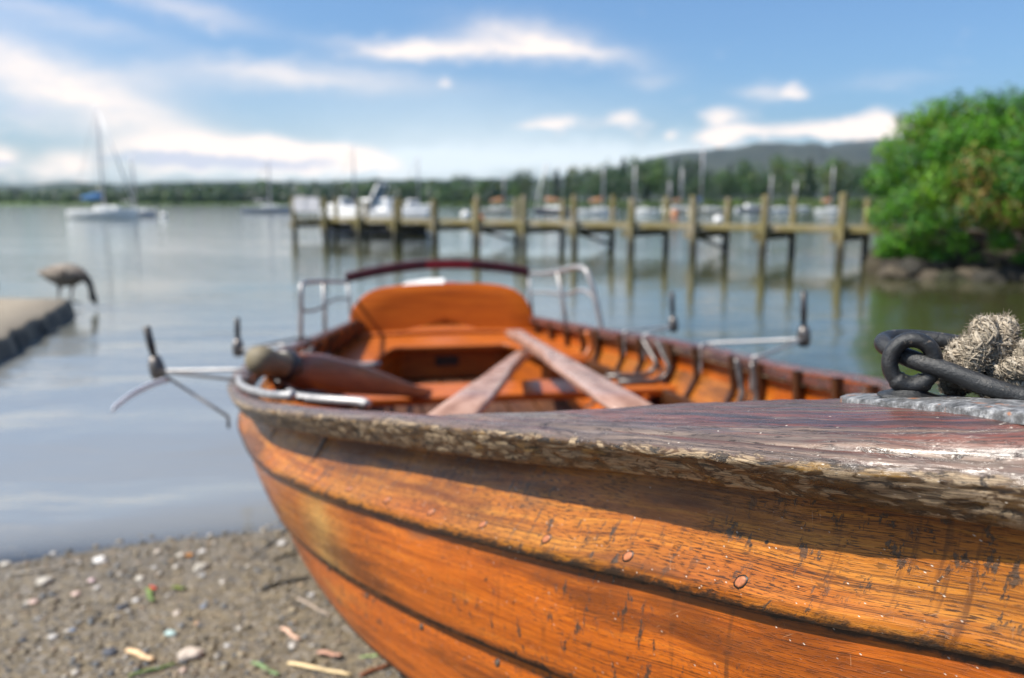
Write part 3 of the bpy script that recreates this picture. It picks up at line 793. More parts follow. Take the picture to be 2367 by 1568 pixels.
# ------------------------------------------------------------------ frayed rope knot on the link
M_ROPE = mat_vcol('frayed_grey_rope', .85, 500, .30, .4, .0006)
rope = MB(); rng = random.Random(3)
rc = E(.036, .034, .008); RSH = eR * .010
def rope_col(): 
    k = rng.uniform(.55, 1.25); w = rng.uniform(-.03, .03); return (.30 * k + w * .3, .255 * k, .195 * k - w * .3)
def rope_run(ctrl, R, turns, nst=3, per=70):
    """three twisted strands, each a bundle of short yarn pieces with loose fibres"""
    pt = smooth_path(ctrl, per); N = len(pt); up = Vector((0, 0, 1)); fr = []
    pu = None
    for i, p in enumerate(pt):
        t = (pt[min(i+1, N-1)] - pt[max(i-1, 0)]).normalized(); a = t.cross(pu or Vector((.3, .2, 1))).normalized(); uu = a.cross(t); pu = uu; fr.append((p, t, a, uu))
    for s in range(nst):
        cs = []
        for i, (p, t, a, uu) in enumerate(fr):
            an = 2 * pi * (s / nst + turns * i / N); cs.append(p + (a * cos(an) + uu * sin(an)) * R * .50)
        base = (.24, .205, .155)
        rope.tube([c - rc for c in cs], R * .50, 12, col=base)
        # yarns laid over the strand
        for q in range(int(per * 16.0)):
            i = rng.randrange(2, N - 6); an0 = rng.uniform(0, 2 * pi); ln = rng.randrange(2, 5); col = rope_col(); yp = []; skew = rng.uniform(-1.1, 1.1)
            for k in range(ln):
                j = min(N - 2, i + k); p, t, a, uu = fr[j]; c = cs[j]; an = an0 - 2 * pi * turns * 1.6 * k / N + k * skew
                yp.append(c + (a * cos(an) + uu * sin(an)) * R * (.50 + .09 * sin(pi * k / (ln - 1)) + rng.uniform(-.02, .05)) - rc)
            r0 = R * rng.choice((.018, .025, .03, .045, .07)) * rng.uniform(.8, 1.2); rope.tube(yp, [1.25 * r0 * (.35 + .65 * sin(pi * (k + .5) / ln)) for k in range(ln)], 5, cap=False, col=col)
        for q in range(int(per * 55)):
            i = rng.randrange(1, N - 1); p, t, a, uu = fr[i]; an = rng.uniform(0, 2 * pi); o = (a * cos(an) + uu * sin(an)); c = cs[i] + o * R * .5
            e = c + (o * rng.uniform(.4, 1) + t * rng.uniform(-1, 1) + Vector((rng.uniform(-.4, .4), rng.uniform(-.4, .4), rng.uniform(-.2, .5)))) * R * rng.uniform(.10, .36)
            m = lerp(c, e, .5) + Vector((rng.uniform(-1, 1), rng.uniform(-1, 1), rng.uniform(-1, 1))) * R * .05
            rope.tube([c - rc, m - rc, e - rc], [.00020, .00018, .00010], 3, cap=False, col=rope_col())
rope_run([E(.026, .052, -.016), E(.024, .030, -.012), E(.026, .016, -.001), E(.036, .016, .013), E(.043, .030, .018), E(.048, .048, .013), E(.050, .060, -.004), E(.046, .058, -.016)], .0150, 1.3)
rope_run([E(.046, .026, -.018), E(.052, .012, -.010), E(.066, .006, .004), E(.080, .012, .015), E(.092, .026, .017), E(.104, .040, .010), E(.116, .046, -.006)], .0150, -1.5)
rope_run([E(.050, .010, -.024), E(.068, .0, -.021), E(.090, .004, -.016), E(.112, .012, -.013), E(.135, .016, -.014)], .010, 2.0, 3, 50)
tag(rope.build('rope_knot', M_ROPE, None, True, rc + RSH), 'knotted frayed grey rope tied to the iron link on the bow', 'rope')

# ================================================================== the place
SUN_AZ, SUN_EL = radians(-101), radians(54)     # azimuth from +Y, clockwise positive
SUND = Vector((sin(SUN_AZ) * cos(SUN_EL), cos(SUN_AZ) * cos(SUN_EL), sin(SUN_EL)))
def shore(x): return 2.16 + .24 * (x + 1.0) + .05 * sin(x * 2.1 + 1) + .025 * sin(x * 5.7) + .014 * sin(x * 12.3 + 2) + (.5 * (x - 1.5) if x > 1.5 else 0)
def far_shore(x, y):
    az = math.degrees(atan2(x, max(y, 1)))
    return interp(az, [-60, -32, -18, -6, 4, 14, 26, 40, 60], [950, 950, 880, 720, 560, 420, 320, 260, 240])
def ground_z(x, y):
    r = sqrt(x * x + y * y); fs = far_shore(x, y)
    if r > fs: return min(3.0, (r - fs) * .05)
    d = y - shore(x)
    if d < 0: z = min(.30, -d * .052) + .006 * fbm((x * 3, y * 3, 0)) * min(1, -d * 3)
    else: z = max(-2.2, -d * .055)
    if r > fs - 40: z = max(z, -(fs - r) * .05)
    return z
def spread(n, lim, near):
    k = math.asinh(lim / near); return [near * math.sinh(k * (-1 + 2 * i / n)) for i in range(n + 1)]
M_GROUND = None
def mat_ground():
    t = NT('wet_gravelly_sand'); p = t.pos()
    a = t.noise(p, 26, 6, .65); b = t.noise(p, 130, 5, .7); c0 = t.noise(p, 5, 4)
    c = t.ramp(a, [(.3, (.098, .077, .047)), (.5, (.19, .150, .092)), (.7, (.28, .226, .148))])
    v = t.vor(t.vmap(p, (95, 95, 95)), 1)
    c = t.mix(t.rng(t.n('SeparateColor', Color=v.outputs[1]).outputs[0], .35, .75, 0, .8), c, t.ramp(t.n('SeparateColor', Color=v.outputs[1]).outputs[1], [(.2, (.07, .065, .06)), (.5, (.16, .14, .115)), (.9, (.30, .265, .225))]))
    c = t.mix(t.rng(b, .5, .7, 0, .6), c, (.06, .047, .03))
    z = t.n('SeparateXYZ', Vector=p).outputs[2]
    wet = t.rng(t.val('ADD', z, t.val('MULTIPLY', t.val('SUBTRACT', c0, .5), .03)), .002, .022, 1, 0)
    c = t.mix(t.val('MULTIPLY', wet, .25), c, (.095, .078, .056))
    far = t.rng(t.n('SeparateXYZ', Vector=p).outputs[1], 60, 140)
    c = t.mix(far, c, (.10, .16, .035))
    h = t.val('ADD', t.val('MULTIPLY', v.outputs[0], -.7), t.val('ADD', a, b))
    t.pbr(Base_Color=c, Roughness=t.rng(wet, 0, 1, .85, .35), Normal=t.bump(h, .8, .012))
    return t.m
M_GROUND = mat_ground()
g = MB(); xs = spread(150, 3600, .9)
ys = [-14, -9, -6, -4, -2.5, -1.5, -.8, -.3] + [i * .06 for i in range(80)]
y = ys[-1]; st_ = .07
while y < 5200: st_ *= 1.062; y += st_; ys.append(y)
g.grid([[(x, y, ground_z(x, y)) for x in xs] for y in ys])
go = g.build('ground', M_GROUND); tag(go, kind='structure')

def mat_water():
    t = NT('lake_water'); p = t.pos()
    sx = t.n('SeparateXYZ', Vector=p); X, Y = sx.outputs[0], sx.outputs[1]
    depth = t.val('MULTIPLY', t.val('SUBTRACT', Y, t.val('MULTIPLY_ADD', X, .24, 2.40)), .055)
    clear = t.val('POWER', 2.718, t.val('MULTIPLY', t.val('MAXIMUM', t.val('ADD', depth, .004), 0.0), -220.0))
    w1 = t.noise(t.vmap(p, (1.1, 3.4, 1)), 1, 5, .55, .3); w2 = t.noise(t.vmap(p, (6, 17, 1), (3, 8, 0)), 1, 4, .55, .2); w3 = t.noise(t.vmap(p, (.22, .75, 1), (1, 2, 0)), 1, 3)
    h = t.val('ADD', t.val('MULTIPLY', w1, .55), t.val('ADD', t.val('MULTIPLY', w2, .075), t.val('MULTIPLY', w3, .9)))
    gust = t.rng(t.noise(t.vmap(p, (.05, .28, 1), (4, 4, 0)), 1, 4, .6), .38, .62, .45, 1.25)
    bp = t.n('Bump', Height=h, Strength=t.val('MULTIPLY', gust, .42), Distance=.05).outputs[0]
    fr = t.n('Fresnel', IOR=1.95, Normal=bp).outputs[0]
    gl = t.n('BsdfGlossy', Color=(.95, .99, 1.0), Roughness=.05, Normal=bp)
    body = t.n('BsdfDiffuse', Color=t.mix(t.val('MAXIMUM', t.rng(depth, .06, .45), t.rng(X, -.6, 1.6)), (.19, .195, .19), (.044, .045, .016)), Normal=bp)
    tr = t.n('BsdfTransparent', Color=(.92, .94, .90))
    un = t.n('MixShader', Fac=clear, _1=body, _2=tr)
    mx = t.n('MixShader', Fac=fr, _1=un, _2=gl)
    t.t.links.new(mx.outputs[0], t.out.inputs[0])
    return t.m
w = MB(); rows = []
yy = 1.3; stp = .03
while yy < 1700:
    row = []
    for i in range(181):
        a = radians(-66 + 132 * i / 180); x = yy * tan(a)
        d = yy - shore(x); z = 0
        if 0 < d < 7:
            z = .017 * sin(d * 7.0 + .8 * fbm((x * .5, d * .3, 1)) * 2) * exp(-d * .9) * min(1, d * 4) + .004 * fbm((x * .9, d * 2.4, 5)) * min(1, d)
        row.append((x, yy, z))
    rows.append(row); yy += stp; stp = max(.03, stp * (1.0 if yy < 4 else 1.05))
w.grid(rows); wo = w.build('water', mat_water()); tag(wo, kind='structure')

# ---------------------------------------------------------------- beach: gravel, stones, sticks
M_PEB = mat_vcol('pebble_stone', .75, 60, .35, .4, .002)
def ico(sub=1):
    bm = bmesh.new(); bmesh.ops.create_icosphere(bm, subdivisions=sub, radius=1)
    v = [x.co.copy() for x in bm.verts]; f = [[q.index for q in x.verts] for x in bm.faces]; bm.free(); return v, f
ICO1, ICO2, ICO3 = ico(1), ico(2), ico(3)
rng = random.Random(11)
def peb_col(r):
    k = r.uniform(.5, 1.35); t_ = r.random()
    if t_ < .5: c = (.19, .155, .105)
    elif t_ < .75: c = (.12, .125, .13)
    elif t_ < .9: c = (.25, .19, .13)
    else: c = (.36, .33, .29)
    return tuple(q * k for q in c)
gm = MB()
for i in range(24000):
    x = rng.uniform(-2.1, 1.1); y = rng.uniform(.35, 2.5)
    if y > shore(x) + .10: continue
    z = ground_z(x, y); r = rng.choice((.002, .0025, .003, .003, .004, .005, .003, .0065)) * rng.uniform(.7, 1.3)
    sx, sy, sz = rng.uniform(.7, 1.5), rng.uniform(.7, 1.5), rng.uniform(.45, .8); ro = Matrix.Rotation(rng.uniform(0, 6.3), 3, 'Z'); V, Fc = ICO1
    gm.add([ro @ Vector((q.x * r * sx, q.y * r * sy, q.z * r * sz)) + Vector((x, y, z + r * .25)) for q in V], Fc, col=peb_col(rng))
tag(gm.build('gravel', M_PEB), 'fine grey brown gravel covering the shore', 'gravel', kind='stuff')
def bpt(cx, cy):  # crop coordinates -> ground point
    px = cx * .46472 / 1.09506; py = (1150 + cy * .46472) / 1.09506
    p = on_ground(px, py, .02)
    for _ in range(4): p = on_ground(px, py, ground_z(p.x, p.y))
    return p, px, py
def beach_size(p, w): return w * .46472 * .39506 / F * (p.y * CP + (CZ - p.z) * SP)
def stone(cx, cy, w, asp, col, label, rz=0.0, cat='stone', name='beach_stone', group='stones on the shore'):
    p, _, _ = bpt(cx, cy); r = beach_size(p, w) / 2 * .84; V, Fc = ICO3; sd = cx * .01
    b = MB(); vs = []
    for q in V:
        k = 1 + .22 * fbm(q * 1.3 + Vector((sd, cy, 0))) + .07 * fbm(q * 4 + Vector((sd, cy, 0)))
        vs.append(Vector((q.x * r * k, q.y * r * asp * k * 1.3, q.z * r * .50 * k)))
    ro = Matrix.Rotation(rz, 3, 'Z'); b.add([ro @ v for v in vs], Fc, col=col)
    tag(b.build(name, M_PEB, None, True, p + Vector((0, 0, r * .25))), label, cat, group)
WH = (.42, .385, .33); LG = (.38, .36, .34); PK = (.46, .34, .29); DK = (.06, .065, .08); BL_ = (.17, .20, .26)
for a in [
    (245, 700, 100, .7, WH, 'curved white stone on the gravel at the far left', .4), (30, 605, 70, .6, WH, 'pale stone nearest the left end of the waterline', 0), (985, 555, 52, .8, WH, 'small round white stone near the waterline, beside an orange chip', 0),
    (1105, 535, 58, .7, LG, 'light grey stone just below the waterline, right of the small white one', .5), (1100, 625, 110, .5, WH, 'long white stone tilted on the gravel left of the boat', .5), (765, 680, 62, .7, WH, 'white stone in the middle of the gravel, above the green weed', 0),
    (415, 765, 58, .8, PK, 'pinkish round stone right of the curved white stone', 0), (530, 730, 42, .9, LG, 'small light grey stone above the pair of dark stones', 0), (185, 810, 64, .7, PK, 'dull pink flat stone at the far left below the curved white one', 0),
    (660, 840, 66, .7, DK, 'dark slate blue stone of the touching pair', .3), (742, 800, 52, .8, LG, 'light stone of the touching pair, beside the dark slate one', 0), (1035, 1105, 160, .5, (.50, .42, .35), 'large pale oval stone, biggest on the shore', .15),
    (1592, 1040, 44, .8, LG, 'small grey stone below the pink brown twig', 0), (1110, 835, 44, .8, BL_, 'small blue grey stone in the middle of the gravel', 0), (1240, 1045, 44, .9, LG, 'small round grey stone right of the large oval stone', 0),
    (845, 620, 44, .7, LG, 'small grey stone between the white ones near the waterline', 0), (1540, 490, 70, .7, LG, 'grey stone at the waterline beside the boat', 0), (860, 532, 44, .8, (.42, .36, .30), 'small tan stone near the waterline', 0),
    (1215, 700, 44, .8, (.42, .38, .33), 'small cream stone below the long white stone', 0), (965, 870, 50, .9, (.42, .36, .31), 'tan upright stone left of the blue grey stone', 0), (125, 1015, 46, .8, DK, 'black stone at the lower left', 0),
    (1075, 925, 38, .8, (.40, .24, .14), 'small orange brown stone below the blue grey stone', 0), (600, 1085, 92, .8, DK, 'black curled lump in place of a dark hole left of the tan stick', .4), (290, 1000, 60, .8, LG, 'grey stone low on the left of the gravel', 0), (1000, 1180, 55, .8, (.36, .27, .22), 'brown stone at the lower edge below the oval stone', 0),  # the black curled lump takes the place of a dark hole in the gravel
    (395, 960, 46, .8, BL_, 'blue grey stone low on the left', 0), (1700, 770, 56, .7, LG, 'light stone close to the boat above the thin stick', 0), (545, 585, 84, 1.0, (.55, .53, .50), 'bright white angular stone near the waterline on the left', .9)]:
    stone(*a[:6], a[6])
stone(930, 985, 82, .5, (.36, .48, .46), 'pale turquoise shell lying on the gravel', -.3, 'shell', 'shell', 'shells on the shore')
stone(500, 692, 46, .8, (.58, .44, .44), 'pinkish shell fragment left of the white angular stone', .2, 'shell', 'shell', 'shells on the shore')
def stick(x0, y0, x1, y1, w, col, label, name='stick', cat='stick', bend=.0, flat=.7):
    a, _, _ = bpt(x0, y0); c, _, _ = bpt(x1, y1); r = beach_size(a, w) / 2; o = a.copy(); pts = []
    for i in range(14):
        f = i / 13; q = lerp(a, c, f); q = q + Vector((fbm((f * 2, x0, 0)) * r * .5, bend * sin(f * pi) + fbm((f * 2, y0, 3)) * r * .5, r * .7 + abs(sin(f * 5)) * r * .5)); pts.append(q - o)
    b = MB(); b.tube(pts, [r * (1 - .35 * abs(i / 13 - .4)) * (1 + .15 * fbm((i, x0, 1))) for i in range(14)], 8, flat=flat, col=col)
    tag(fix_normals(b.build(name, M_PEB, None, True, o)), label, cat, cat + 's on the shore')
stick(700, 1080, 838, 1140, 40, (.62, .42, .24), 'short thick tan stick left of the large oval stone')
stick(1535, 955, 1630, 1022, 26, (.50, .32, .23), 'pink brown twig right of centre on the gravel')
stick(1570, 1145, 1910, 1215, 26, (.66, .50, .28), 'long straw coloured stick at the lower edge')
stick(1620, 790, 1800, 890, 18, (.30, .24, .19), 'thin grey brown stick beside the boat')
stick(1420, 745, 1690, 680, 26, (.035, .028, .02), 'black crooked twig near the boat', bend=.01)
stick(1490, 580, 1640, 530, 18, (.06, .05, .035), 'thin dark twig at the waterline beside the boat')
stick(1960, 1215, 2130, 1150, 26, (.20, .065, .025), 'red brown root at the lower edge under the boat')
stick(40, 660, 430, 590, 20, (.25, .22, .18), 'long thin grey stick lying across the left of the gravel', bend=-.02)
stick(1375, 1140, 1520, 1215, 30, (.15, .22, .10), 'green leaf blade at the lower edge', 'leaf', 'leaf', flat=.2)
stick(700, 1215, 960, 1150, 26, (.07, .12, .02), 'green weed stem under the large oval stone', 'leaf', 'leaf', flat=.3)
stick(800, 740, 835, 815, 30, (.12, .17, .05), 'green weed tuft in the middle of the gravel', 'leaf', 'leaf', flat=.3)
stick(945, 735, 1010, 748, 36, (.16, .19, .04), 'olive weed scrap above the blue grey stone', 'leaf', 'leaf', flat=.3)
stick(815, 728, 850, 742, 22, (.42, .045, .02), 'tiny red leaf next to the green weed tuft', 'leaf', 'leaf', flat=.3)
stick(1735, 1090, 1860, 1118, 44, (.42, .24, .17), 'pink brown dead leaf above the straw coloured stick', 'leaf', 'leaf', flat=.25)
stick(1015, 560, 1045, 568, 34, (.50, .22, .05), 'small orange leaf chip near the waterline', 'leaf', 'leaf', flat=.3)
stick(1960, 1112, 2065, 1102, 20, (.26, .36, .15), 'pale green grass blade near the boat at the lower edge', 'leaf', 'leaf', flat=.3)

# ---------------------------------------------------------------- slipway at the left
sl = MB()
P1, P2, P0 = on_ground(160, 692, .13), on_ground(-10, 782, .13), on_ground(-40, 684, .13)
edgep = []
for i in range(40):
    f = i / 39; p = lerp(P1, P2, f) + Vector((.035 * fbm((f * 9, 1, 2)), .05 * fbm((f * 9, 5, 2)), 0)); edgep.append(p)
ext = (P2 - P1).normalized()
edgep += [P2 + ext * k + Vector((.03 * fbm((k * 3, 2, 8)), 0, 0)) for k in (.2, .5, .9, 1.4, 2.2)]
rows = []
for i, p in enumerate(edgep):
    row = []
    for j in range(26):
        f = j / 25; q = Vector((p.x - f * 9 - (0 if j else 0), p.y + f * .9 * (1 if i < 3 else 1 - i / 50), p.z + .018 * fbm((p.x * 4 - f * 30, p.y * 4, 3)) + f * .05)); row.append(q)
    top = Vector((p.x + .012, p.y, p.z - .02))
    rows.append([Vector((p.x + .10 + .05 * fbm((i * .4, 3, 3)), p.y + .02, -.25)), Vector((p.x + .05 + .04 * fbm((i * .6, 1, 3)), p.y, -.02)), Vector((p.x + .025 + .02 * fbm((i * .9, 7, 3)), p.y, .06)), top] + row)
sl.grid(rows)
# the end wall towards the lake
r0 = rows[0]; sl.grid([[Vector((q.x, q.y + .10, -.25)) for q in r0[3:]], [Vector((q.x, q.y + .03, .06)) for q in r0[3:]], list(r0[3:])])
def mat_slip():
    t = NT('gravelly_concrete'); p = t.pos(); a = t.noise(p, 14, 6, .65); b = t.noise(p, 70, 5, .7); z = t.n('SeparateXYZ', Vector=p).outputs[2]
    c = t.ramp(b, [(.3, (.14, .115, .08)), (.5, (.30, .25, .185)), (.7, (.44, .385, .30))])
    wet = t.rng(t.val('ADD', z, t.val('MULTIPLY', t.val('SUBTRACT', a, .5), .10)), .085, .125, 1, 0)
    c = t.mix(wet, c, (.020, .020, .020)); t.pbr(Base_Color=c, Roughness=t.rng(wet, 0, 1, .85, .35), Normal=t.bump(t.val('ADD', a, b), .8, .02)); return t.m  # near-black side: wet concrete plus the shade of that side, in one colour
tag(fix_normals(sl.build('slipway', mat_slip())), kind='structure')

# ---------------------------------------------------------------- goose
M_FEATHER = mat_vcol('goose_feathers', .8, 28, .28, .4, .01)
def goose(loc, rz, label, sc=1.0):
    root = empty('goose', loc, rz); tag(root, label, 'goose', 'geese on the slipway')
    # x is forward: one continuous loft from the tail over the back and down the neck to the bill
    P = [(-.335, .335, .008, .006), (-.31, .335, .045, .012), (-.26, .330, .065, .030), (-.20, .320, .095, .065), (-.12, .310, .125, .098), (-.03, .305, .138, .118), (.06, .305, .132, .118), (.13, .305, .108, .100),
         (.185, .300, .075, .072), (.225, .285, .050, .050), (.262, .255, .037, .038), (.288, .215, .031, .032), (.300, .170, .028, .029), (.304, .130, .029, .030), (.308, .100, .034, .036), (.316, .072, .036, .040), (.326, .048, .028, .032), (.336, .030, .016, .020), (.345, .010, .013, .012), (.352, -.006, .008, .006)]
    C = [(.78, .76, .72), (.70, .66, .60), (.30, .25, .20), (.30, .25, .20), (.33, .28, .225), (.34, .285, .23), (.32, .27, .22), (.30, .255, .21), (.24, .20, .17), (.10, .085, .075), (.030, .028, .028), (.018, .017, .017), (.015, .014, .014), (.015, .014, .014), (.02, .02, .02), (.05, .05, .05), (.02, .02, .02), (.012, .012, .012), (.012, .012, .012), (.012, .012, .012)]
    b = MB(); n = 96; pp = smooth_path([(p[0], 0, p[1]) for p in P], n); rr = smooth_path([(p[2], p[3], 0) for p in P], n); cc = smooth_path(C, n); rows = []; cols = []
    for i, p in enumerate(pp):
        t = (pp[min(n-1, i+1)] - pp[max(0, i-1)]).normalized(); a = Vector((0, 1, 0)); u = a.cross(t).normalized(); row = []; cl = []
        for k in range(24):
            an = 2 * pi * k / 24; s_ = sin(an); side = cos(an)
            wing = .010 * max(0, 1 - ((s_ - .25) / .35) ** 2) * (1 if 10 < i < 40 else 0) * abs(side)
            o = a * side * (rr[i].x + wing) - u * s_ * (rr[i].y)
            o *= 1 + .03 * fbm((i * .5, k * .8, 1)); row.append((p + o) * sc)
            up_ = o.z / max(.01, rr[i].y); f = 1.0
            c = Vector(cc[i])
            if 6 < i < 48: c = lerp(Vector((.52, .47, .42)), c, min(1, max(0, (up_ + .75) * 1.6))) if i < 26 else lerp(Vector((.27, .235, .20)), c, min(1, max(0, up_ + .8)))
            bar = .82 + .18 * sin(i * 2.1 + k * .9); c = c * ((bar if 8 < i < 44 else 1) * .72); cl.append(tuple(c))
        rows.append(row); cols.append(cl)
    b.grid(rows, None, cols, close=True); fix_normals(b.build('body', M_FEATHER, root))
    for sgn in (1, -1):
        w = MB(); rows = []
        for i in range(15):
            f = i / 14; x = lerp(.10, -.30, f); h = .085 * sin(pi * min(1, f * .9 + .12)) ** .7 * (1 - .3 * f); y0 = lerp(.112, .035, f ** 1.6) + .028; zc_ = .335 - .01 * f
            rows.append([Vector((x, sgn * (y0 - .010 * q * q + .004), zc_ + h * q * .8)) * sc for q in (-1, -.5, 0, .5, 1)] + [Vector((x, sgn * (y0 - .035), zc_ + h * .75)) * sc, Vector((x, sgn * (y0 - .035), zc_ - h * .75)) * sc])
        w.grid(rows, close=True, col=(.165, .135, .11)); fix_normals(w.build('wing', M_FEATHER, root))
        lg = MB(); lx = .0 + sgn * .03
        lg.tube([Vector(q) * sc for q in ((lx - .02, sgn * .055, .24), (lx - .005, sgn * .055, .17), (lx - .03, sgn * .055, .10), (lx - .02, sgn * .055, .018))], [.032 * sc, .017 * sc, .010 * sc, .010 * sc], 10, col=(.16, .13, .11))
        for a_ in (-.5, 0, .5):
            lg.tube([Vector(q) * sc for q in ((lx - .02, sgn * .055, .014), (lx + .02 + .02 * cos(a_), sgn * .055 + .03 * sin(a_), .010), (lx + .035 + .035 * cos(a_), sgn * .055 + .062 * sin(a_), .006))], [.010 * sc, .008 * sc, .005 * sc], 8, col=(.13, .11, .10))
        fix_normals(lg.build('leg', M_FEATHER, root))
        e = MB(); V, Fc = ICO2; e.add([(Vector((.322, sgn * .031, .078)) + q * .0065) * sc for q in V], Fc, col=(.005, .005, .005)); e.build('eye', M_FEATHER, root)
    return root
gp = on_ground(150, 676, .14)
goose(Vector((gp.x + .02, gp.y, .035)), radians(-14), 'grey brown goose bending its black neck to feed at the tip of the slipway', .86)
gp2 = on_ground(-26, 672, .15)
goose(Vector((gp2.x - .27, gp2.y, .15)), radians(12), 'second goose mostly cut off by the left edge of the view', .9)

# ---------------------------------------------------------------- pier
PA = far_at(1940, 13.2); PB = far_at(682, 22.0); PA.z = PB.z = 0
pd = (PB - PA) / 11.0; pl = pd.length; pdn = pd.normalized(); pw = Vector((-pdn.y, pdn.x, 0));
if pw.y < 0: pw = -pw
PWD = 1.40; DECK = .56
pier = empty('pier', PA); tag(pier, 'long narrow timber pier on tall square posts crossing the lake', 'pier')
def mat_pier():
    t = NT('algae_stained_timber'); p = t.pos(); o = t.obj(); z = t.n('SeparateXYZ', Vector=p).outputs[2]
    g1 = t.noise(t.vmap(p, (30, 30, 4)), 1, 5, .6); b = t.noise(p, 3, 4)
    c = t.ramp(g1, [(.3, (.10, .080, .028)), (.55, (.20, .165, .060)), (.75, (.30, .25, .12))])
    c = t.mix(t.rng(b, .45, .65, 0, .7), c, (.30, .25, .18))
    wet = t.rng(t.val('ADD', z, t.val('MULTIPLY', b, .12)), .20, .50, 1, 0)
    c = t.mix(t.val('MULTIPLY', wet, .93), c, (.022, .020, .012)); t.pbr(Base_Color=c, Roughness=t.rng(wet, 0, 1, .8, .5), Normal=t.bump(g1, .4, .01)); return t.m
M_PIER = mat_pier()
rotp = Matrix.Rotation(atan2(pdn.y, pdn.x), 3, 'Z')
rng = random.Random(5)
for i in range(-1, 12):
    for back in (0, 1):
        if i == -1 and back == 0: continue
        base = pd * i + pw * (PWD * back); h = 1.05 + rng.uniform(-.04, .05)
        b = MB(); wd = .058 if not back else .052; rows = []
        tl = Vector((rng.uniform(-.02, .02), rng.uniform(-.02, .02), 0))
        for zz, k in ((-1.0, 1.08), (.1, 1.06), (DECK, 1.0), (h - .03, .97), (h, .80)):
            rows.append([base + tl * zz + rotp @ Vector((wd * k * x * (1 + .04 * fbm((i, zz * 3, x))), wd * k * y, 0)) + Vector((0, 0, zz)) for x, y in ((-1, -.6), (-.6, -1), (.6, -1), (1, -.6), (1, .6), (.6, 1), (-.6, 1), (-1, .6))])
        o = b.grid(rows, close=True); b.f.append(tuple(32 + k for k in range(8)))
        fix_normals(b.build('post', M_PIER, pier, False))
b = MB()
for k in range(120):
    f = -1.0 + k * 12.05 / 119; b.box(pd * f + pw * PWD / 2 + Vector((0, 0, DECK - .02 + rng.uniform(-.004, .004))), (pl * .092, PWD - .20, .03), rotp)
b.build('deck', M_PIER, pier, False)
for off in (.085, PWD - .085):
    b = MB(); b.box(pd * 5.03 + pw * off + Vector((0, 0, DECK - .05)), (pl * 12.05, .045, .085), rotp); bevel(b.build('edge_beam', M_PIER, pier, False), .006)
for i in range(0, 12):
    b = MB(); b.box(pd * i + pw * PWD / 2 + rotp @ Vector((.12, 0, 0)) + Vector((0, 0, DECK - .19)), (.07, PWD + .12, .13), rotp); b.build('cross_beam', M_PIER, pier, False)
    if i % 2 == 0 and i > 0:
        b = MB(); q0 = pd * i + pw * .1 + Vector((0, 0, DECK - .2)); q1 = pd * i + pw * (PWD - .1) + Vector((0, 0, .08)); b.tube([q0, q1], .035, 6); b.build('brace', M_PIER, pier, False)
# notice board at the pier head
nb = MB(); c0, c1 = PA + pd * 10.1, PA + pd * 10.93
v0 = MB(); cen = (c0 + c1) / 2 - pw * .06
nb.box((0, 0, 0), ((c1 - c0).length, .03, .36), rotp); o = nb.build('notice_board', M_GREYW, None, False, Vector((cen.x, cen.y, .90))); bevel(o, .006)
tag(o, 'plain grey notice board fixed between the posts at the pier head', 'notice board')
pl2 = MB(); pl2.tube([(-.3, -.03, .185), (-.05, -.03, .20), (.2, -.03, .185)], .018, 8); pl2.build('top_trim', M_STEEL, o)

# ---------------------------------------------------------------- boats on the lake
M_HULLW = simple('boat_hull_white', (.82, .82, .80), .3, 0, .05, 2); M_HULLG = simple('boat_hull_grey', (.46, .47, .50), .4, 0, .1, 2); M_NAVY = simple('boat_hull_navy', (.016, .02, .035), .3, 0, .1, 2)
M_CREAM = simple('boat_hull_cream', (.62, .55, .40), .35, 0, .06, 2); M_BLUEC = simple('blue_sail_cover', (.02, .12, .30), .7, 0, .15, 5); M_TANC = simple('tan_sail_cover', (.42, .20, .09), .7, 0, .15, 5)
M_MAST = simple('mast_alloy', (.40, .40, .44), .45, .2, .08, 5); M_GLASS = simple('dark_cabin_glass', (.16, .21, .24), .12, 0, .1, 3); M_ANTIF = simple('antifouling', (.05, .055, .075), .6, 0, .1, 3)
def loft_hull(Ln, beam, fb, draft=.25, seg=22, sheer=.12, flare=1.0):
    rows = []
    for i in range(seg + 1):
        f = i / seg; x = lerp(-Ln / 2, Ln / 2, f); w = beam / 2 * (1 - (abs(f - .42) / .58) ** 2.6 if f > .42 else 1 - .28 * ((.42 - f) / .42) ** 2)
        w = max(.012, w); z = fb + sheer * (max(0, f - .4) / .6) ** 2 * 2
        rw = x + .12 * Ln * (1 if f > .9 else 0) * (f - .9) * 5
        rows.append([Vector((rw, w * s_, zz)) for s_, zz in ((1, z), (.97, z * .5), (.86, .02), (.45, -draft), (0, -draft * 1.3), (-.45, -draft), (-.86, .02), (-.97, z * .5), (-1, z))])
    return rows
def hull_parts(root, Ln, beam, fb, mh, mb, sheer=.12):
    rows = loft_hull(Ln, beam, fb, sheer=sheer)
    b = MB(); b.grid([r[:3] for r in rows]); b.grid([r[6:] for r in rows]); b.grid([[r[0], r[1], r[2], r[6], r[7], r[8]] for r in rows[:1]] + [[r[0] + Vector((.02, 0, 0)), r[1], r[2], r[6], r[7], r[8]] for r in rows[:1]])
    e = rows[0]; b.add([e[0], e[1], e[2], e[3], e[4], e[5], e[6], e[7], e[8]], [tuple(range(9))]); fix_normals(b.build('hull', mh, root))
    b = MB(); b.grid([r[2:7] for r in rows]); fix_normals(b.build('bottom', mb, root))
    b = MB(); b.grid([[r[0], Vector((r[0].x, 0, r[0].z + .04)), r[8]] for r in rows]); fix_normals(b.build('deck', M_WHITE, root))
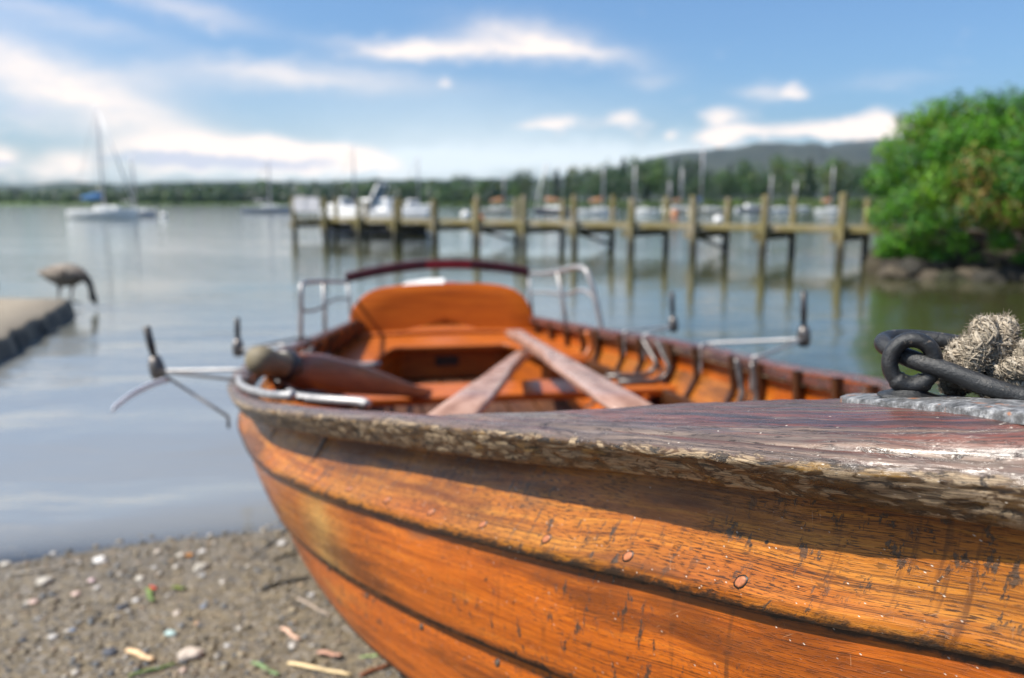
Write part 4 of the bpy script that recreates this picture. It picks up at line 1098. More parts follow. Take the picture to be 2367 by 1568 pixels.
def cabin(root, x0, x1, w0, w1, z0, h, mat=M_WHITE, glass=True, rake=.25):
    b = MB(); tk = rake * h
    lo = [Vector((x0, -w0, z0)), Vector((x0, w0, z0)), Vector((x1, w1, z0)), Vector((x1, -w1, z0))]
    hi = [Vector((x0 + tk * .5, -w0 * .82, z0 + h)), Vector((x0 + tk * .5, w0 * .82, z0 + h)), Vector((x1 - tk * 2, w1 * .82, z0 + h * .92)), Vector((x1 - tk * 2, -w1 * .82, z0 + h * .92))]
    b.add(lo + hi, [(4, 5, 6, 7)] + [(i, (i + 1) % 4, (i + 1) % 4 + 4, i + 4) for i in range(4)]); o = bevel(fix_normals(b.build('cabin', mat, root, False)), .05, 3)
    if glass:
        for sgn in (1, -1):
            g_ = MB(); q = [lerp(lo[1 if sgn > 0 else 0], hi[1 if sgn > 0 else 0], f) for f in (.40, .78)]; r_ = [lerp(lo[2 if sgn > 0 else 3], hi[2 if sgn > 0 else 3], f) for f in (.40, .78)]
            pts = [lerp(q[0], r_[0], .12), lerp(q[0], r_[0], .88), lerp(q[1], r_[1], .85), lerp(q[1], r_[1], .14)]
            pts = [p + Vector((0, sgn * .012, .004)) for p in pts]; g_.add(pts, [(0, 1, 2, 3)]); g_.build('window', M_GLASS, o, False)
    return o
rngb = random.Random(21)
def sailboat(mast_px, top_py, x0px, x1px, d, label, mh=M_HULLW, cover=M_BLUEC, yaw=None, lean=0.0, jib=False, has_cover=True, mastmat=M_MAST, fb=None):
    depth = d * CP + CZ * SP
    Lapp = abs(x1px - x0px) * K / F * depth; yaw = rngb.uniform(-.35, .35) if yaw is None else yaw
    Ln = Lapp / max(.5, abs(cos(yaw))); cx = (x0px + x1px) / 2; c = far_at(cx, d)
    root = empty('sailing_boat', c, yaw); tag(root, label, 'sailing boat', 'sailing boats moored on the lake')
    beam = Ln * .33; fb = fb or max(.38, Ln * .105); hull_parts(root, Ln, beam, fb, mh, M_ANTIF, sheer=Ln * .02)
    cabin(root, -Ln * .08, Ln * .27, beam * .30, beam * .17, fb + .02, Ln * .06)
    mx = ((mast_px - cx) * K / F * depth) / max(.4, cos(yaw)); mx = max(-Ln * .3, min(Ln * .42, mx)); H = height_at(top_py, d)
    b = MB(); mb_, mt = Vector((mx, 0, fb)), Vector((mx + lean * H, 0, H)); r = max(.05, d * .0011); b.tube([mb_, mt], [r, r * .7], 8); fix_normals(b.build('mast', mastmat, root))
    bl = -Ln * .36; b = MB(); b.tube([mb_ + Vector((0, 0, .75)), Vector((mx + bl, 0, fb + .72))], r * .7, 8); bo = fix_normals(b.build('boom', mastmat, root))
    if has_cover:
        b = MB(); b.tube([Vector((mx + bl * q, 0, fb + .80 + .16 * (1 - q) + .0)) for q in (.02, .2, .5, .8, 1)], [.11, .15, .13, .10, .04], 10, flat=1.5); fix_normals(b.build('sail_cover', cover, bo))
    if jib:
        b = MB(); e = Vector((Ln * .52, 0, fb + .25)); b.tube([e, lerp(e, mt, .5), lerp(e, mt, .94)], [r * .9, r * 1.0, r * .35], 8); fix_normals(b.build('furled_jib', M_WHITE, root))
    for p in (Vector((mx - .1, beam * .46, fb)), Vector((mx - .1, -beam * .46, fb)), Vector((-Ln * .5, 0, fb))):
        b = MB(); b.tube([p, lerp(mb_, mt, .97)], d * .00022, 4); b.build('stay', M_DSTEEL, root)
    return root
sailboat(243, 243, 158, 320, 54, 'largest white sailing boat with blue canvas cover and tall mast, far left', yaw=-.22, jib=True, fb=.50, cover=M_BLUEC)
sailboat(314, 355, 275, 362, 62, 'smaller grey sailing boat just behind the large white one at the left', M_HULLG, M_TANC, has_cover=False, jib=False)
sailboat(625, 365, 563, 668, 92, 'low grey sailing boat with a thin mast left of the pier head', M_HULLG, M_BLUEC, has_cover=False, jib=False)
sailboat(968, 360, 905, 1000, 70, 'white sailing boat whose mast rises behind the motor launches at the pier', yaw=.2, has_cover=False)
sailboat(820, 330, 770, 850, 140, 'distant white sailing boat with a thin mast above the moored motor launch', has_cover=False, jib=False)
sailboat(1165, 405, 1098, 1185, 82, 'cream sailing boat behind the middle of the pier', M_CREAM, M_TANC)
sailboat(1298, 375, 1242, 1332, 84, 'navy blue sailing boat with white cabin and tall mast', M_NAVY, M_TANC, yaw=2.8, jib=True)
sailboat(1393, 388, 1335, 1420, 78, 'white sailing boat with tan cover right of the navy one', M_HULLW, M_TANC)
sailboat(1515, 380, 1462, 1520, 86, 'white sailing boat between the middle posts of the pier, bow to the left', yaw=2.9, has_cover=False)
sailboat(1546, 420, 1530, 1588, 125, 'small distant white sailing boat with a short mast', has_cover=False)
sailboat(1573, 388, 1548, 1612, 98, 'pale sailing boat with a mast close left of the tallest one', M_CREAM, M_TANC, jib=False)
sailboat(1620, 325, 1592, 1676, 84, 'cream sailing boat with bright blue cover and the tallest mast behind the pier', M_CREAM, M_BLUEC)
sailboat(1780, 405, 1765, 1830, 96, 'white sailing boat right of the white buoy with a short raked stay', has_cover=False)
sailboat(1828, 420, 1830, 1868, 140, 'tiny white sailing boat far off between the last two pier posts', has_cover=False, jib=False)
sailboat(1920, 385, 1886, 1945, 92, 'white sailing boat with brown cabin at the right end of the pier', M_HULLW, M_TANC, jib=False)
def launch(px0, px1, d, label, yaw=0.0, hullm=M_WHITE, fb=.62, tall=.62, bottom=M_NAVY, ws=True, cab=True):
    depth = d * CP + CZ * SP; Ln = abs(px1 - px0) * K / F * depth / max(.5, abs(cos(yaw))); c = far_at((px0 + px1) / 2, d)
    root = empty('motor_launch', c, yaw); tag(root, label, 'motor boat', 'motor boats on the lake'); beam = Ln * .36
    hull_parts(root, Ln, beam, fb, hullm, bottom, sheer=Ln * .03)
    b = MB(); rows = loft_hull(Ln * 1.004, beam * 1.03, fb * .30, draft=.1); b.grid([[r[0], r[1], r[2]] for r in rows]); b.grid([[r[6], r[7], r[8]] for r in rows]); fix_normals(b.build('dark_band', M_NAVY, root))
    if cab:
        cabin(root, -Ln * .12, Ln * .26, beam * .40, beam * .26, fb, tall, rake=.30)
    if ws:
        w_ = MB(); x = Ln * .02; w_.add([Vector((x + .25, -beam * .4, fb + .05)), Vector((x + .25, beam * .4, fb + .05)), Vector((x - .10, beam * .33, fb + tall + .38)), Vector((x - .10, -beam * .33, fb + tall + .38))], [(0, 1, 2, 3)])
        o = w_.build('windscreen', M_GLASS, root, False); md = o.modifiers.new('t', 'SOLIDIFY'); md.thickness = .03
        fr_ = MB(); fr_.tube([Vector((x + .25, -beam * .42, fb + .03)), Vector((x - .12, -beam * .34, fb + tall + .40)), Vector((x - .12, beam * .34, fb + tall + .40)), Vector((x + .25, beam * .42, fb + .03))], .035, 8); fix_normals(fr_.build('frame', M_WHITE, o))
    return root
launch(768, 1000, 24.6, 'white motor launch with raked windscreen and dark lower hull tied behind the pier', yaw=2.9, fb=.72, tall=.38)
launch(745, 850, 29.5, 'lower white motor boat lying just beyond the launch at the pier', yaw=.3, fb=.70, tall=.45, ws=False)
launch(905, 1000, 32, 'long white motor boat with flat deck right of the launch at the pier', yaw=.2, fb=.80, tall=.30, ws=False)
launch(1700, 1760, 110, 'small open motor boat with a dark cover beyond the right half of the pier', yaw=.2, ws=False, hullm=M_HULLG, fb=.5, tall=.4)
def buoy(px, py, d, rpx, col, label):
    p = far_at(px, d); r = rpx * K / F * d; b = MB(); V, Fc = ICO3; b.add([Vector((q.x * r, q.y * r, q.z * r * .95 + r * .45)) for q in V], Fc); 
    o = b.build('buoy', col, None, True, p); tag(o, label, 'buoy', 'mooring buoys')
    b = MB(); b.tube([(0, 0, r * 1.35), (r * .1, 0, r * 1.6), (0, 0, r * 1.75)], r * .12, 6); b.build('eye', M_DSTEEL, o)
M_BUOYO = simple('orange_buoy', (.55, .18, .05), .5, 0, .1, 5)
buoy(1660, 500, 42, 11, M_WHITE, 'round white mooring buoy between posts right of the pier middle')
buoy(1076, 478, 60, 10, M_WHITE, 'white mooring buoy above the middle of the pier deck')
buoy(1112, 497, 48, 8, M_BUOYO, 'small orange mooring buoy just behind the pier deck')
buoy(378, 494, 60, 7, M_WHITE, 'white mooring buoy right of the two sailing boats at the left')
buoy(1560, 484, 70, 8, M_BUOYO, 'pale orange buoy beside the small distant sailing boats')
buoy(1768, 555, 17.5, 7, M_WHITE, 'white buoy seen under the pier deck at the right')

# ---------------------------------------------------------------- shrub on its stony bank
def mat_leaf(name, trans=.25):
    t = NT(name); at = t.attr()
    b = t.n('BsdfPrincipled', Base_Color=at.outputs[0], Roughness=.5, Specular_IOR_Level=.35); tr = t.n('BsdfTranslucent', Color=t.mix(.5, at.outputs[0], (.20, .26, .02)))
    mx = t.n('MixShader', Fac=trans, _1=b, _2=tr); t.t.links.new(mx.outputs[0], t.out.inputs[0]); return t.m
M_LEAF = mat_leaf('shrub_leaf', .15); M_BARK = simple('shrub_bark', (.10, .075, .05), .85, 0, .3, 12)
rng = random.Random(42)
bc = far_at(2360, 11.2); bc.z = .30
bush = empty('shrub', bc); tag(bush, 'large rounded leafy green shrub overhanging the water at the right edge', 'shrub')
lobes = []
def add_lobe(x, y, z, r, tint): lobes.append((Vector((x, y, z)), r, tint))
# silhouette read from the photo at the shrub's distance: left side bulges out above an undercut foot
for (px, py, dd, rr) in [(2062, 352, .1, .24), (2050, 420, -.1, .25), (2062, 500, -.2, .25), (2080, 555, -.3, .22), (2110, 300, .2, .28), (2150, 275, .2, .30), (2200, 262, .1, .30), (2260, 262, .0, .32), (2320, 258, 0, .34), (2390, 255, .0, .36), (2460, 262, .1, .36),
                         (2110, 380, -.5, .32), (2120, 470, -.6, .30), (2180, 340, -.8, .34), (2180, 430, -1.0, .32), (2150, 520, -.8, .24), (2250, 320, -1.0, .36), (2260, 400, -1.3, .34), (2275, 470, -1.4, .26), (2340, 330, -1.2, .38), (2350, 410, -1.5, .34), (2345, 485, -1.5, .24), (2420, 330, -1.2, .4), (2430, 420, -1.5, .36), (2500, 360, -1.1, .45), (2510, 450, -1.3, .34),
                         (2118, 568, -.4, .20), (2085, 585, -.3, .16), (2130, 600, -.4, .14), (2160, 575, -.5, .18), (2095, 615, -.25, .10), (2520, 300, .2, .45), (2580, 420, -.2, .5), (2300, 300, .9, .5), (2450, 330, 1.0, .6), (2200, 400, .9, .5), (2350, 420, 1.0, .6), (2180, 320, .8, .35), (2560, 320, 1.2, .6), (2250, 520, 1.0, .40), (2350, 530, 1.2, .45), (2450, 540, 1.2, .5), (2170, 520, .9, .34), (2300, 505, -1.2, .16), (2400, 500, -1.4, .2), (2065, 575, -.2, .16), (2190, 590, -.7, .16), (2230, 560, -.9, .18), (2150, 615, -.6, .10), (2330, 555, -1.3, .16), (2420, 570, -1.3, .2), (2270, 600, -.9, .12), (2380, 600, -1.1, .12)]:
    p = far_at(px - 26, 11.2 + dd); z = height_at(py, 11.2 + dd)
    tint = rng.random(); yel = 1 if (px, py) in ((2275, 470), (2345, 485), (2300, 505), (2400, 500), (2260, 400)) else 0
    add_lobe(p.x, p.y, z, rr, (tint, yel))
lf = MB(); cr_cols = [(.045, .175, .004), (.070, .220, .005), (.028, .120, .006), (.115, .260, .006), (.045, .150, .020)]
for c, r, (tint, yel) in lobes:
    n = int(900 * (r / .3) ** 2)
    for q in range(n):
        v = Vector((rng.gauss(0, 1), rng.gauss(0, 1), rng.gauss(0, 1))).normalized()
        k = rng.random() ** .35; bump_ = 1 + .22 * fbm(v * 2.2 + c); p = c + v * r * k * bump_ * (1.12 if rng.random() < .06 else 1)
        if p.z < .22: continue
        ln = rng.uniform(.040, .082); wd = ln * rng.uniform(.32, .5)
        nrm = (v + Vector((rng.uniform(-.6, .4), rng.uniform(-.6, .6), rng.uniform(-.1, .7)))).normalized()
        tx = nrm.cross(Vector((rng.uniform(-1, 1), rng.uniform(-1, 1), rng.uniform(-.6, .2)))).normalized(); ty = nrm.cross(tx)
        col = cr_cols[int(tint * 5) % 5] if rng.random() < .6 else rng.choice(cr_cols); kk = rng.uniform(.7, 1.35)
        if yel and rng.random() < .50: col = rng.choice([(.22, .15, .02), (.17, .13, .025), (.26, .17, .04)])
        elif rng.random() < .03: col = (.20, .16, .03)
        col = tuple(x * kk for x in col)
        lf.add([p - tx * ln * .5, p + ty * wd * .5 + nrm * wd * .12, p + tx * ln * .5 - nrm * ln * .10, p - ty * wd * .5 + nrm * wd * .12], [(0, 1, 2, 3)], col=col)
o = lf.build('crown', M_LEAF, bush, False); o.matrix_parent_inverse = bush.matrix_basis.inverted()
tk = MB()
for i in range(9):
    b0 = bc + Vector((rng.uniform(-.3, .5), rng.uniform(-.2, .5), -.05)); c, r, _ = lobes[(i * 4 + 3) % len(lobes)]
    pp = [b0, lerp(b0, c, .3) + Vector((rng.uniform(-.15, .15), rng.uniform(-.1, .1), .15)), lerp(b0, c, .7), c]
    tk.tube(smooth_path(pp, 12), [.07 - .0048 * q for q in range(12)], 8)
o = fix_normals(tk.build('trunk', M_BARK, bush)); o.matrix_parent_inverse = bush.matrix_basis.inverted()
M_ROCK = mat_vcol('bank_rock', .9, 9, .4, .6, .02)
rl = ['mossy grey bank stone at the waterline under the shrub']
for i, (px, py, w_, d_) in enumerate([(2068, 628, 60, 10.35), (2105, 612, 66, 10.5), (2150, 632, 52, 10.2), (2192, 640, 70, 10.1), (2240, 628, 58, 10.2), (2282, 640, 74, 10.0), (2335, 632, 66, 10.0), (2378, 645, 76, 9.9), (2225, 652, 44, 9.9), (2120, 650, 48, 10.1), (2310, 655, 50, 9.8), (2060, 605, 44, 10.7), (2165, 605, 50, 10.5), (2260, 600, 52, 10.4), (2350, 600, 60, 10.3), (2430, 630, 90, 9.8)]):
    p = far_at(px, d_); p.z = height_at(py, d_) - .05; r = w_ * K / F * d_ / 2; V, Fc = ICO3; b = MB(); k = rng.uniform(.7, 1.25); base = rng.choice([(.040, .032, .022), (.075, .060, .040), (.022, .02, .015), (.022, .024, .009)])  # base colours lowered to put the shade under the shrub into the stones
    b.add([Vector((q.x * r * 1.1, q.y * r * 1.2, q.z * r * .72)) * (1 + .28 * fbm(q * 1.2 + Vector((i, 0, 0))) + .08 * fbm(q * 4 + Vector((i, 3, 0)))) for q in V], Fc, col=tuple(x * k for x in base))
    tag(b.build('bank_stone', M_ROCK, None, True, p), rl[0], 'stone', 'stones of the bank under the shrub')
bkm = MB(); rows = []
for i in range(40):
    f = i / 39; x = lerp(4.70, 16, f); y0 = interp(x, [4.5, 4.8, 5.5, 7, 11.5], [11.2, 10.9, 10.75, 10.5, 9.8])
    x0_ = x; tp = .8 * (1 - f) ** 2
    rows.append([Vector((x0_ + tp * max(0, o_) + .06 * fbm((x * 3, k, 1)), y0 + o_ + .12 * fbm((x * 2.2, k * .7, 4)), z_ + .05 * fbm((x * 4, k, 9)))) for k, (o_, z_) in enumerate([(-.25, -.5), (-.12, .0), (-.03, .10), (.08, .22), (.3, .32), (.8, .38), (1.8, .40), (3.0, .2), (3.4, -.5)])])
bkm.grid(rows)
bkm.add([rows[0][k] for k in range(9)] , [tuple(range(9))])
t = NT('earth_bank'); p_ = t.pos(); a_ = t.noise(p_, 5, 6, .65)
t.pbr(Base_Color=t.ramp(a_, [(.3, (.018, .014, .008)), (.55, (.05, .04, .022)), (.7, (.03, .04, .012))]), Roughness=.9, Normal=t.bump(a_, .8, .05))
tag(fix_normals(bkm.build('bank', t.m)), kind='structure')

# ---------------------------------------------------------------- far shore: trees and wood
M_TREE = mat_leaf('far_tree_leaf', .2); M_TRUNK = simple('far_tree_bark', (.08, .06, .045), .9, 0, .3, 2)
GREENS = [(.009, .033, .011), (.016, .052, .010), (.006, .025, .013), (.040, .090, .010), (.060, .085, .024)]
def tree_mesh(seed, h, w, conif=False, gi=0, n=620):
    r = random.Random(seed); b = MB(); lob = []
    if conif:
        for i in range(10): lob.append((Vector((r.uniform(-.1, .1), r.uniform(-.1, .1), h * (.18 + .78 * i / 9))), w * .5 * (1.05 - i / 9 * .93)))
    else:
        for i in range(11):
            f = r.random(); a = r.uniform(0, 6.28); q = w * .34 * sin(pi * (.15 + .8 * f)); lob.append((Vector((cos(a) * q, sin(a) * q, h * (.28 + .58 * f))), w * r.uniform(.2, .32)))
        lob.append((Vector((0, 0, h * .55)), w * .34))
    for c, rad in lob:
        for q in range(int(n / len(lob))):
            v = Vector((r.gauss(0, 1), r.gauss(0, 1), r.gauss(0, .8))).normalized(); p = c + v * rad * r.random() ** .4
            s = h * r.uniform(.020, .042); nr = (v + Vector((r.uniform(-.6, .6), r.uniform(-.6, .6), r.uniform(0, .8)))).normalized(); tx = nr.cross(Vector((r.uniform(-1, 1), r.uniform(-1, 1), .2))).normalized(); ty = nr.cross(tx)
            g_ = GREENS[gi]; k = r.uniform(.7, 1.35); b.add([p - tx * s, p + ty * s * .7, p + tx * s, p - ty * s * .7], [(0, 1, 2, 3)], col=tuple(x * k * 1.2 for x in g_))
    t_ = MB(); t_.tube([(0, 0, -.5), (0, 0, h * .3), (.1, 0, h * .6), (0, 0, h * .85)], [h * .022, h * .017, h * .010, h * .004], 7)
    for i in range(4):
        a = r.uniform(0, 6.28); t_.tube([(0, 0, h * .35 + i * h * .08), (cos(a) * w * .2, sin(a) * w * .2, h * .5 + i * h * .08)], [h * .009, h * .004], 5)
    return b, t_
KINDS = [('dark green broad tree standing in the wood on the right far shore', False, 0, .85), ('mid green rounded tree standing in the wood on the right far shore', False, 1, .8), ('dark narrow conifer standing in the wood on the right far shore', True, 2, .42), ('light green tree standing in the wood on the right far shore', False, 3, .75), ('pale olive feathery tree standing in the wood on the right far shore', False, 4, .6)]
protos = []
for ki, (lab, con, gi, asp) in enumerate(KINDS):
    for v in range(2):
        b, t_ = tree_mesh(100 + ki * 7 + v, 10, 10 * asp, con, gi); root = empty('far_tree', (0, 0, 0)); tag(root, lab, 'tree', 'trees of the wood on the right far shore')
        b.build('crown', M_TREE, root, False); t_.build('trunk', M_TRUNK, root); protos.append([ki, root, False])
rng = random.Random(77)
def place_tree(px, d, h, ki):
    c = [p for p in protos if p[0] == ki]; p = rng.choice(c)
    o = p[1] if not p[2] else copy_tree(p[1]); p[2] = True
    q = far_at(px, d); o.location = (q.x, q.y, max(.1, ground_z(q.x, q.y))); o.scale = (h / 10 * rng.uniform(.9, 1.25),) * 2 + (h / 10,); o.rotation_euler = (0, 0, rng.uniform(0, 6.28)); return o
def fsd(px):
    a = (px * K - 512) / F; return far_shore(a * 100, 100) / sqrt(1 + a * a)
TOPY = ([900, 1000, 1100, 1180, 1250, 1330, 1420, 1500, 1560, 1640, 1720, 1800, 1880, 1960, 2100, 2600], [412, 412, 412, 402, 395, 385, 375, 372, 368, 385, 382, 372, 375, 378, 380, 380])
px = 930
while px < 2150:
    for row in range(2):
        x = px + rng.uniform(-16, 16); d = fsd(x) * (1.02 + .09 * row) + rng.uniform(4, 18)
        top = interp(x, *TOPY) + rng.uniform(-8, 26) + (18 if row == 0 else 0)
        h = max(4, height_at(top, d) - .2); 
        ki = rng.choices([0, 1, 2, 3, 4], [4, 4, 2, 3 if row == 0 else 1, 2])[0]
        if ki == 2: h *= 1.06
        place_tree(x, d, h, ki)
    px += 25
for p in protos:
    if not p[2]: place_tree(1400 + 60 * p[0], fsd(1400) * 1.1, 12, p[0])
# scrub and meadow at the foot of the wood
sm = MB()
for i in range(5200):
    px = rng.uniform(880, 2150); d = fsd(px) + rng.uniform(1, 16); q = far_at(px, d); h = rng.uniform(.5, 3.2)
    g_ = rng.choice([(.07, .14, .02), (.05, .10, .02), (.13, .20, .03), (.10, .12, .04), (.035, .07, .02)]); k = rng.uniform(.7, 1.3)
    for j in range(3):
        p = q + Vector((rng.uniform(-1.2, 1.2), rng.uniform(-.8, .8), rng.uniform(.0, h))); s = rng.uniform(.35, .8); a = rng.uniform(0, 3.1)
        tx = Vector((cos(a) * s, sin(a) * s, rng.uniform(-.2, .2))); ty = Vector((rng.uniform(-.3, .3), rng.uniform(-.3, .3), s))
        sm.add([p - tx, p - ty * .6, p + tx, p + ty], [(0, 1, 2, 3)], col=tuple(x * k for x in g_))
tag(sm.build('scrub', M_TREE, None, False), 'low bright green scrub along the foot of the far wood', 'scrub', kind='stuff')
# the continuous wood on the long left shore: nobody could count it
fw = MB()
def crown_blob(px, d, top, cols, ws=1.0):
    q = far_at(px, d); h = max(6, height_at(top, d)); w_ = h * rng.uniform(.40, .60) * ws; g_ = rng.choice(cols)
    for j in range(46):
        v = Vector((rng.gauss(0, 1), rng.gauss(0, 1), rng.gauss(0, 1))).normalized(); p = q + Vector((v.x * w_, v.y * w_, h * .54 + v.z * h * .46)) * 1.0; s = h * rng.uniform(.08, .15)
        nr = (v + Vector((rng.uniform(-.5, .5), rng.uniform(-.5, .5), rng.uniform(0, .6)))).normalized(); tx = nr.cross(Vector((rng.uniform(-1, 1), rng.uniform(-1, 1), .3))).normalized(); ty = nr.cross(tx); k = rng.uniform(.7, 1.3)
        fw.add([p - tx * s, p + ty * s * .8, p + tx * s, p - ty * s * .8], [(0, 1, 2, 3)], col=tuple(x * k for x in g_))
TOPL = ([-200, 0, 90, 180, 300, 420, 520, 620, 740, 850, 960, 1060, 1160, 1300], [432, 436, 438, 430, 428, 424, 422, 418, 420, 412, 416, 414, 412, 400])
px = -260
while px < 1150:
    for row in range(2):
        x = px + rng.uniform(-8, 8); d = fsd(x) * (1.01 + .05 * row) + rng.uniform(0, 25); crown_blob(x, d, interp(x, *TOPL) + rng.uniform(-3, 14) + (13 if row == 0 else 0), GREENS[:4])
    px += 8
tag(fw.build('far_wood', M_TREE, None, False), 'dark green wood along the left far shore of the lake', 'wood', kind='stuff')
# hills
def hill(name, prof, d0, thick, col1, col2, nseed):
    b = MB(); rows = []; N = 120; pxs = [prof[0][0] + (prof[-1][0] - prof[0][0]) * i / N for i in range(N + 1)]
    for px in pxs:
        top = interp(px, [p[0] for p in prof], [p[1] for p in prof]); base = far_at(px, d0); H = max(2, height_at(top, d0 + thick * .5)); row = []
        for j in range(14):
            f = j / 13; y = d0 + thick * f; k = sin(min(1, f * 1.05 / .5) * pi / 2) if f < .5 else cos((f - .5) * pi * .7)
            p = far_at(px, y); zz = H * k * (1 + .10 * fbm((px * .012, f * 3, nseed)) * min(1, 4 * (f)) * (0 if .42 < f < .55 else 1)); row.append(Vector((p.x, p.y, zz - 1 + H * .012 * fbm((px * .06, f * 9, nseed)))))
        rows.append(row)
    b.grid(rows)
    t = NT(name + '_cover'); p = t.pos(); a = t.noise(p, .008, 6, .6); c = t.noise(p, .05, 5, .65)
    cc = t.ramp(t.val('ADD', t.val('MULTIPLY', a, .65), t.val('MULTIPLY', c, .35)), [(.38, col1), (.62, col2)])
    t.pbr(Base_Color=cc, Roughness=.95, Normal=t.bump(c, 1, 6)); o = b.build('hill', t.m); tag(o, kind='structure')
hill('fell', [(1180, 425), (1300, 412), (1400, 395), (1460, 380), (1500, 366), (1560, 354), (1620, 349), (1700, 342), (1760, 333), (1800, 331), (1860, 337), (1920, 342), (2000, 345), (2120, 352), (2300, 360), (2600, 350)], 1500, 1100, (.016, .026, .024), (.040, .050, .040), 1)
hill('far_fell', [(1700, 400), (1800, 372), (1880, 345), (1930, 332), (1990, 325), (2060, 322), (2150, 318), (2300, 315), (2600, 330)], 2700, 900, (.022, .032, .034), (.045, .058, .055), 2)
hill('low_fell', [(-260, 425), (-100, 424), (0, 428), (70, 429), (130, 422), (180, 420), (230, 424), (300, 426), (420, 421), (500, 419), (600, 418), (700, 421), (800, 419), (900, 415), (1000, 416), (1100, 415), (1200, 412), (1300, 415)], 2000, 900, (.015, .028, .020), (.030, .045, .030), 3)

# ---------------------------------------------------------------- sky, sun, air
wd = bpy.data.worlds.new('World'); SC.world = wd; wd.use_nodes = True; nt = wd.node_tree; nt.nodes.clear()
class WNT(NT):
    def __init__(self): self.t = nt; self.out = nt.nodes.new('ShaderNodeOutputWorld')
t = WNT()
sky = t.n('TexSky', {'sky_type': 'NISHITA', 'sun_disc': False, 'sun_elevation': SUN_EL, 'sun_rotation': SUN_AZ, 'altitude': 50, 'air_density': 1.0, 'dust_density': 2.2, 'ozone_density': 2.0})
dirv = t.n('TexCoord').outputs['Generated']; sp = t.n('SeparateXYZ', Vector=dirv)
az = t.val('ARCTAN2', sp.outputs[0], sp.outputs[1]); el = t.val('ARCSINE', sp.outputs[2])
def sky_dir(px, py):
    r = ray(px, py).normalized(); return atan2(r.x, r.y), math.asin(r.z)
nz1 = t.noise(t.n('CombineXYZ', X=t.val('MULTIPLY', az, 1.0), Y=t.val('MULTIPLY', el, 3.2)), 7, 7, .6, .3)
nz2 = t.noise(t.n('CombineXYZ', X=t.val('MULTIPLY', az, 1.0), Y=t.val('MULTIPLY', el, 2.0), Z=4.0), 22, 6, .6)
nz3 = t.noise(t.n('CombineXYZ', X=t.val('MULTIPLY', az, 1.0), Y=t.val('MULTIPLY', el, 6.0), Z=8.0), 3.0, 6, .55, .4)
wx = t.val('ADD', az, t.val('MULTIPLY', t.val('SUBTRACT', nz1, .5), .055)); wy = t.val('ADD', el, t.val('MULTIPLY', t.val('SUBTRACT', nz2, .5), .030))
def blob(px, py, rx, ry, amp, rot=0.0, power=1.0):
    a0, e0 = sky_dir(px, py); sx = rx * K / F; sy = ry * K / F
    u = t.val('SUBTRACT', wx, a0); v = t.val('SUBTRACT', wy, e0); c, s = cos(radians(rot)), sin(radians(rot))
    uu = t.val('ADD', t.val('MULTIPLY', u, c / sx), t.val('MULTIPLY', v, -s / sx)); vv = t.val('ADD', t.val('MULTIPLY', u, s / sy), t.val('MULTIPLY', v, c / sy))
    d = t.val('ADD', t.val('MULTIPLY', uu, uu), t.val('MULTIPLY', vv, vv))
    return t.val('MULTIPLY', t.val('POWER', 2.718, t.val('MULTIPLY', d, -power)), amp)
def total(bl):
    s = bl[0]
    for q in bl[1:]: s = t.val('ADD', s, q)
    return s
soft = [blob(60, 180, 270, 66, .85, 17), blob(330, 265, 240, 34, .34, 20), blob(60, 290, 200, 22, .15), blob(430, 20, 130, 26, .45, 10), blob(100, 35, 200, 26, .35, 8), blob(720, 180, 260, 26, .55, 2), blob(380, 185, 150, 30, .25), blob(560, 150, 120, 20, .2),
        blob(1210, 90, 130, 36, .70, 6), blob(1330, 118, 130, 16, .65, 9), blob(1000, 112, 150, 24, .50, -4), blob(860, 108, 110, 16, .40, 6), blob(1130, 120, 220, 16, .45), blob(1510, 186, 60, 18, .22), blob(2060, 185, 90, 14, .15), blob(1780, 215, 55, 16, .45)]
mist = [blob(1100, 350, 420, 60, .55), blob(250, 405, 500, 22, .35), blob(800, 385, 500, 36, .55), blob(1550, 360, 300, 40, .5), blob(300, 330, 500, 60, .12), blob(1000, 260, 500, 60, .25)]
cum = [blob(330, 335, 75, 30, .85), blob(430, 338, 60, 32, .95), blob(500, 332, 50, 28, .85), blob(600, 342, 60, 30, .95), blob(660, 352, 60, 26, .9), blob(740, 355, 70, 24, .9), blob(820, 358, 60, 22, .85), blob(880, 378, 55, 16, .7), blob(160, 372, 55, 26, .6), blob(0, 372, 34, 22, .8), blob(110, 405, 60, 20, .5), blob(450, 375, 190, 22, .7), blob(700, 385, 170, 16, .5), blob(60, 250, 50, 24, .5),
       blob(1290, 282, 70, 20, .8), blob(1235, 296, 50, 12, .6), blob(1445, 276, 48, 22, .9), blob(1545, 315, 22, 12, .75), blob(1668, 266, 46, 22, .85), blob(1835, 208, 22, 20, .8), blob(1880, 300, 130, 20, .85), blob(1700, 308, 70, 20, .85), blob(1640, 322, 50, 16, .7), blob(2035, 275, 34, 26, .8), blob(1970, 300, 70, 20, .8), blob(1030, 192, 16, 15, .65), blob(1560, 350, 60, 12, .5), blob(1400, 385, 160, 12, .4), blob(2200, 300, 160, 30, .6), blob(2500, 260, 200, 40, .6), blob(-180, 340, 160, 40, .7)]
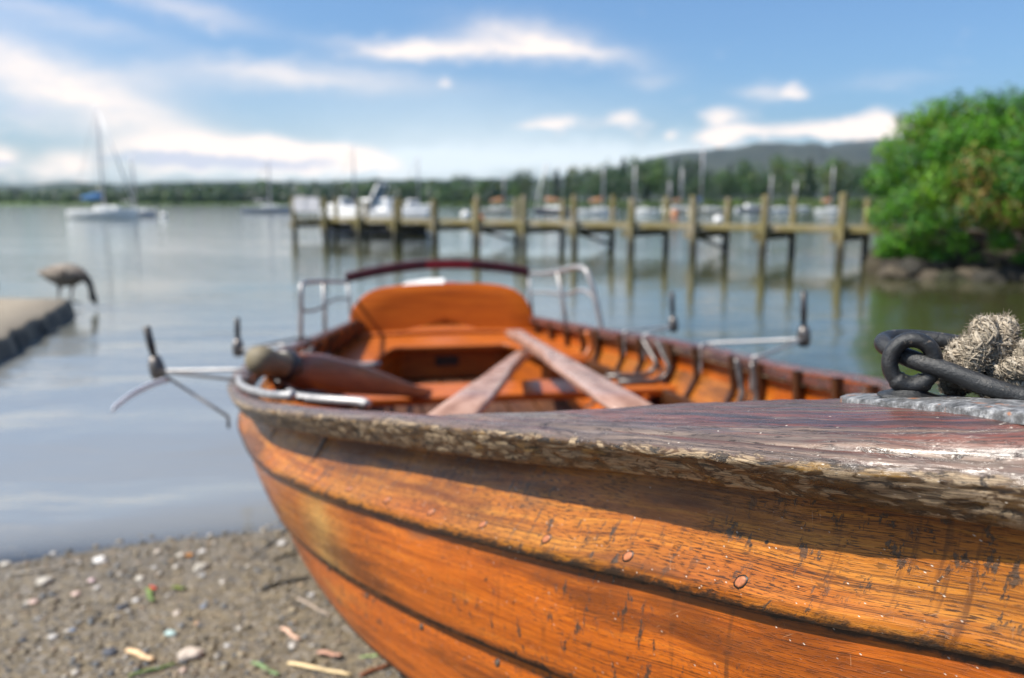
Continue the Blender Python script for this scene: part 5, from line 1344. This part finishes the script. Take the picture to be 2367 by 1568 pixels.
# clouds all round the sky too, for the reflections and for other views
gen = t.rng(nz3, .50, .72, 0, .5); inview = t.val('MULTIPLY', t.rng(t.val('ABSOLUTE', az), .62, .80, 1, 0), t.rng(el, .30, .42, 1, 0))
sden = t.val('MULTIPLY', total(soft), t.rng(nz1, .25, .70, .55, 1.15))
sden = t.val('MAXIMUM', sden, t.val('MULTIPLY', gen, t.val('SUBTRACT', 1.0, inview)))
cden = t.rng(t.val('ADD', total(cum), t.val('MULTIPLY', t.val('SUBTRACT', nz2, .5), 1.3)), .10, 1.2)
shade_d = [blob(430, 368, 130, 12, .9), blob(560, 382, 120, 10, .9), blob(300, 368, 70, 12, .6), blob(740, 378, 80, 9, .5), blob(60, 245, 50, 22, 1.0), blob(0, 380, 34, 10, .9), blob(1700, 285, 60, 14, .35), blob(1290, 300, 80, 9, .4), blob(1445, 296, 50, 8, .4)]
shd = t.rng(total(shade_d), .12, .8, 0, .9)
cc = t.mix(shd, (3.50, 3.05, 2.75), (1.85, 2.0, 2.4))
CLOUD_K = 2.85
cloudc = t.n('VectorMath', {'operation': 'SCALE'}, _0=cc, Scale=CLOUD_K)
softc = t.n('VectorMath', {'operation': 'SCALE'}, _0=(3.45, 3.02, 2.72), Scale=CLOUD_K)
sky_boost = t.n('VectorMath', {'operation': 'MULTIPLY'}, _0=sky, _1=(.79, 1.06, 1.30))
mistc = t.n('VectorMath', {'operation': 'SCALE'}, _0=(2.75, 3.0, 3.15), Scale=CLOUD_K)
m0 = t.mix(t.val('MINIMUM', total(mist), .85), sky_boost, mistc)
m1 = t.mix(t.val('MINIMUM', sden, .95), m0, softc); m2 = t.mix(t.val('MINIMUM', cden, .96), m1, cloudc)
SKY_STRENGTH = .079
bg = t.n('Background', Color=m2, Strength=SKY_STRENGTH); nt.links.new(bg.outputs[0], t.out.inputs[0])

sl_ = bpy.data.lights.new('sun', 'SUN'); sl_.energy = 4.9; sl_.angle = radians(.55); sl_.color = (1.0, .93, .83)
so_ = bpy.data.objects.new('sun', sl_); COL.objects.link(so_); so_.rotation_euler = SUND.to_track_quat('Z', 'Y').to_euler(); so_.location = SUND * 30

HAZE = 0.00004
if HAZE:
    b = MB(); b.box((0, 1790, 196), (8000, 3700, 420)); t = NT('thin_air')
    v = t.n('VolumePrincipled', Color=(.55, .75, 1.0), Density=HAZE, Anisotropy=.0); t.t.links.new(v.outputs[0], t.out.inputs['Volume'])
    tag(b.build('haze', t.m, None, False), kind='stuff')

cam = bpy.data.cameras.new('camera'); co = bpy.data.objects.new('camera', cam); COL.objects.link(co); SC.camera = co
cam.sensor_width = 36; cam.lens = F / 1024 * 36; cam.clip_start = .02; cam.clip_end = 12000
co.location = (0, 0, CZ); co.rotation_euler = (pi / 2 - PITCH, 0, 0)
cam.dof.use_dof = True; cam.dof.focus_distance = .54; cam.dof.aperture_fstop = 5.0; cam.dof.aperture_blades = 0
SC.view_settings.view_transform = 'Standard'; SC.view_settings.look = 'None'; SC.view_settings.exposure = .70; SC.view_settings.gamma = 1
SC.cycles.max_bounces = 6; SC.cycles.transparent_max_bounces = 12; SC.cycles.volume_bounces = 0; SC.cycles.caustics_reflective = False; SC.cycles.caustics_refractive = False; SC.cycles.sample_clamp_indirect = 6
SC.cycles.use_denoising = True
bpy.context.view_layer.update()
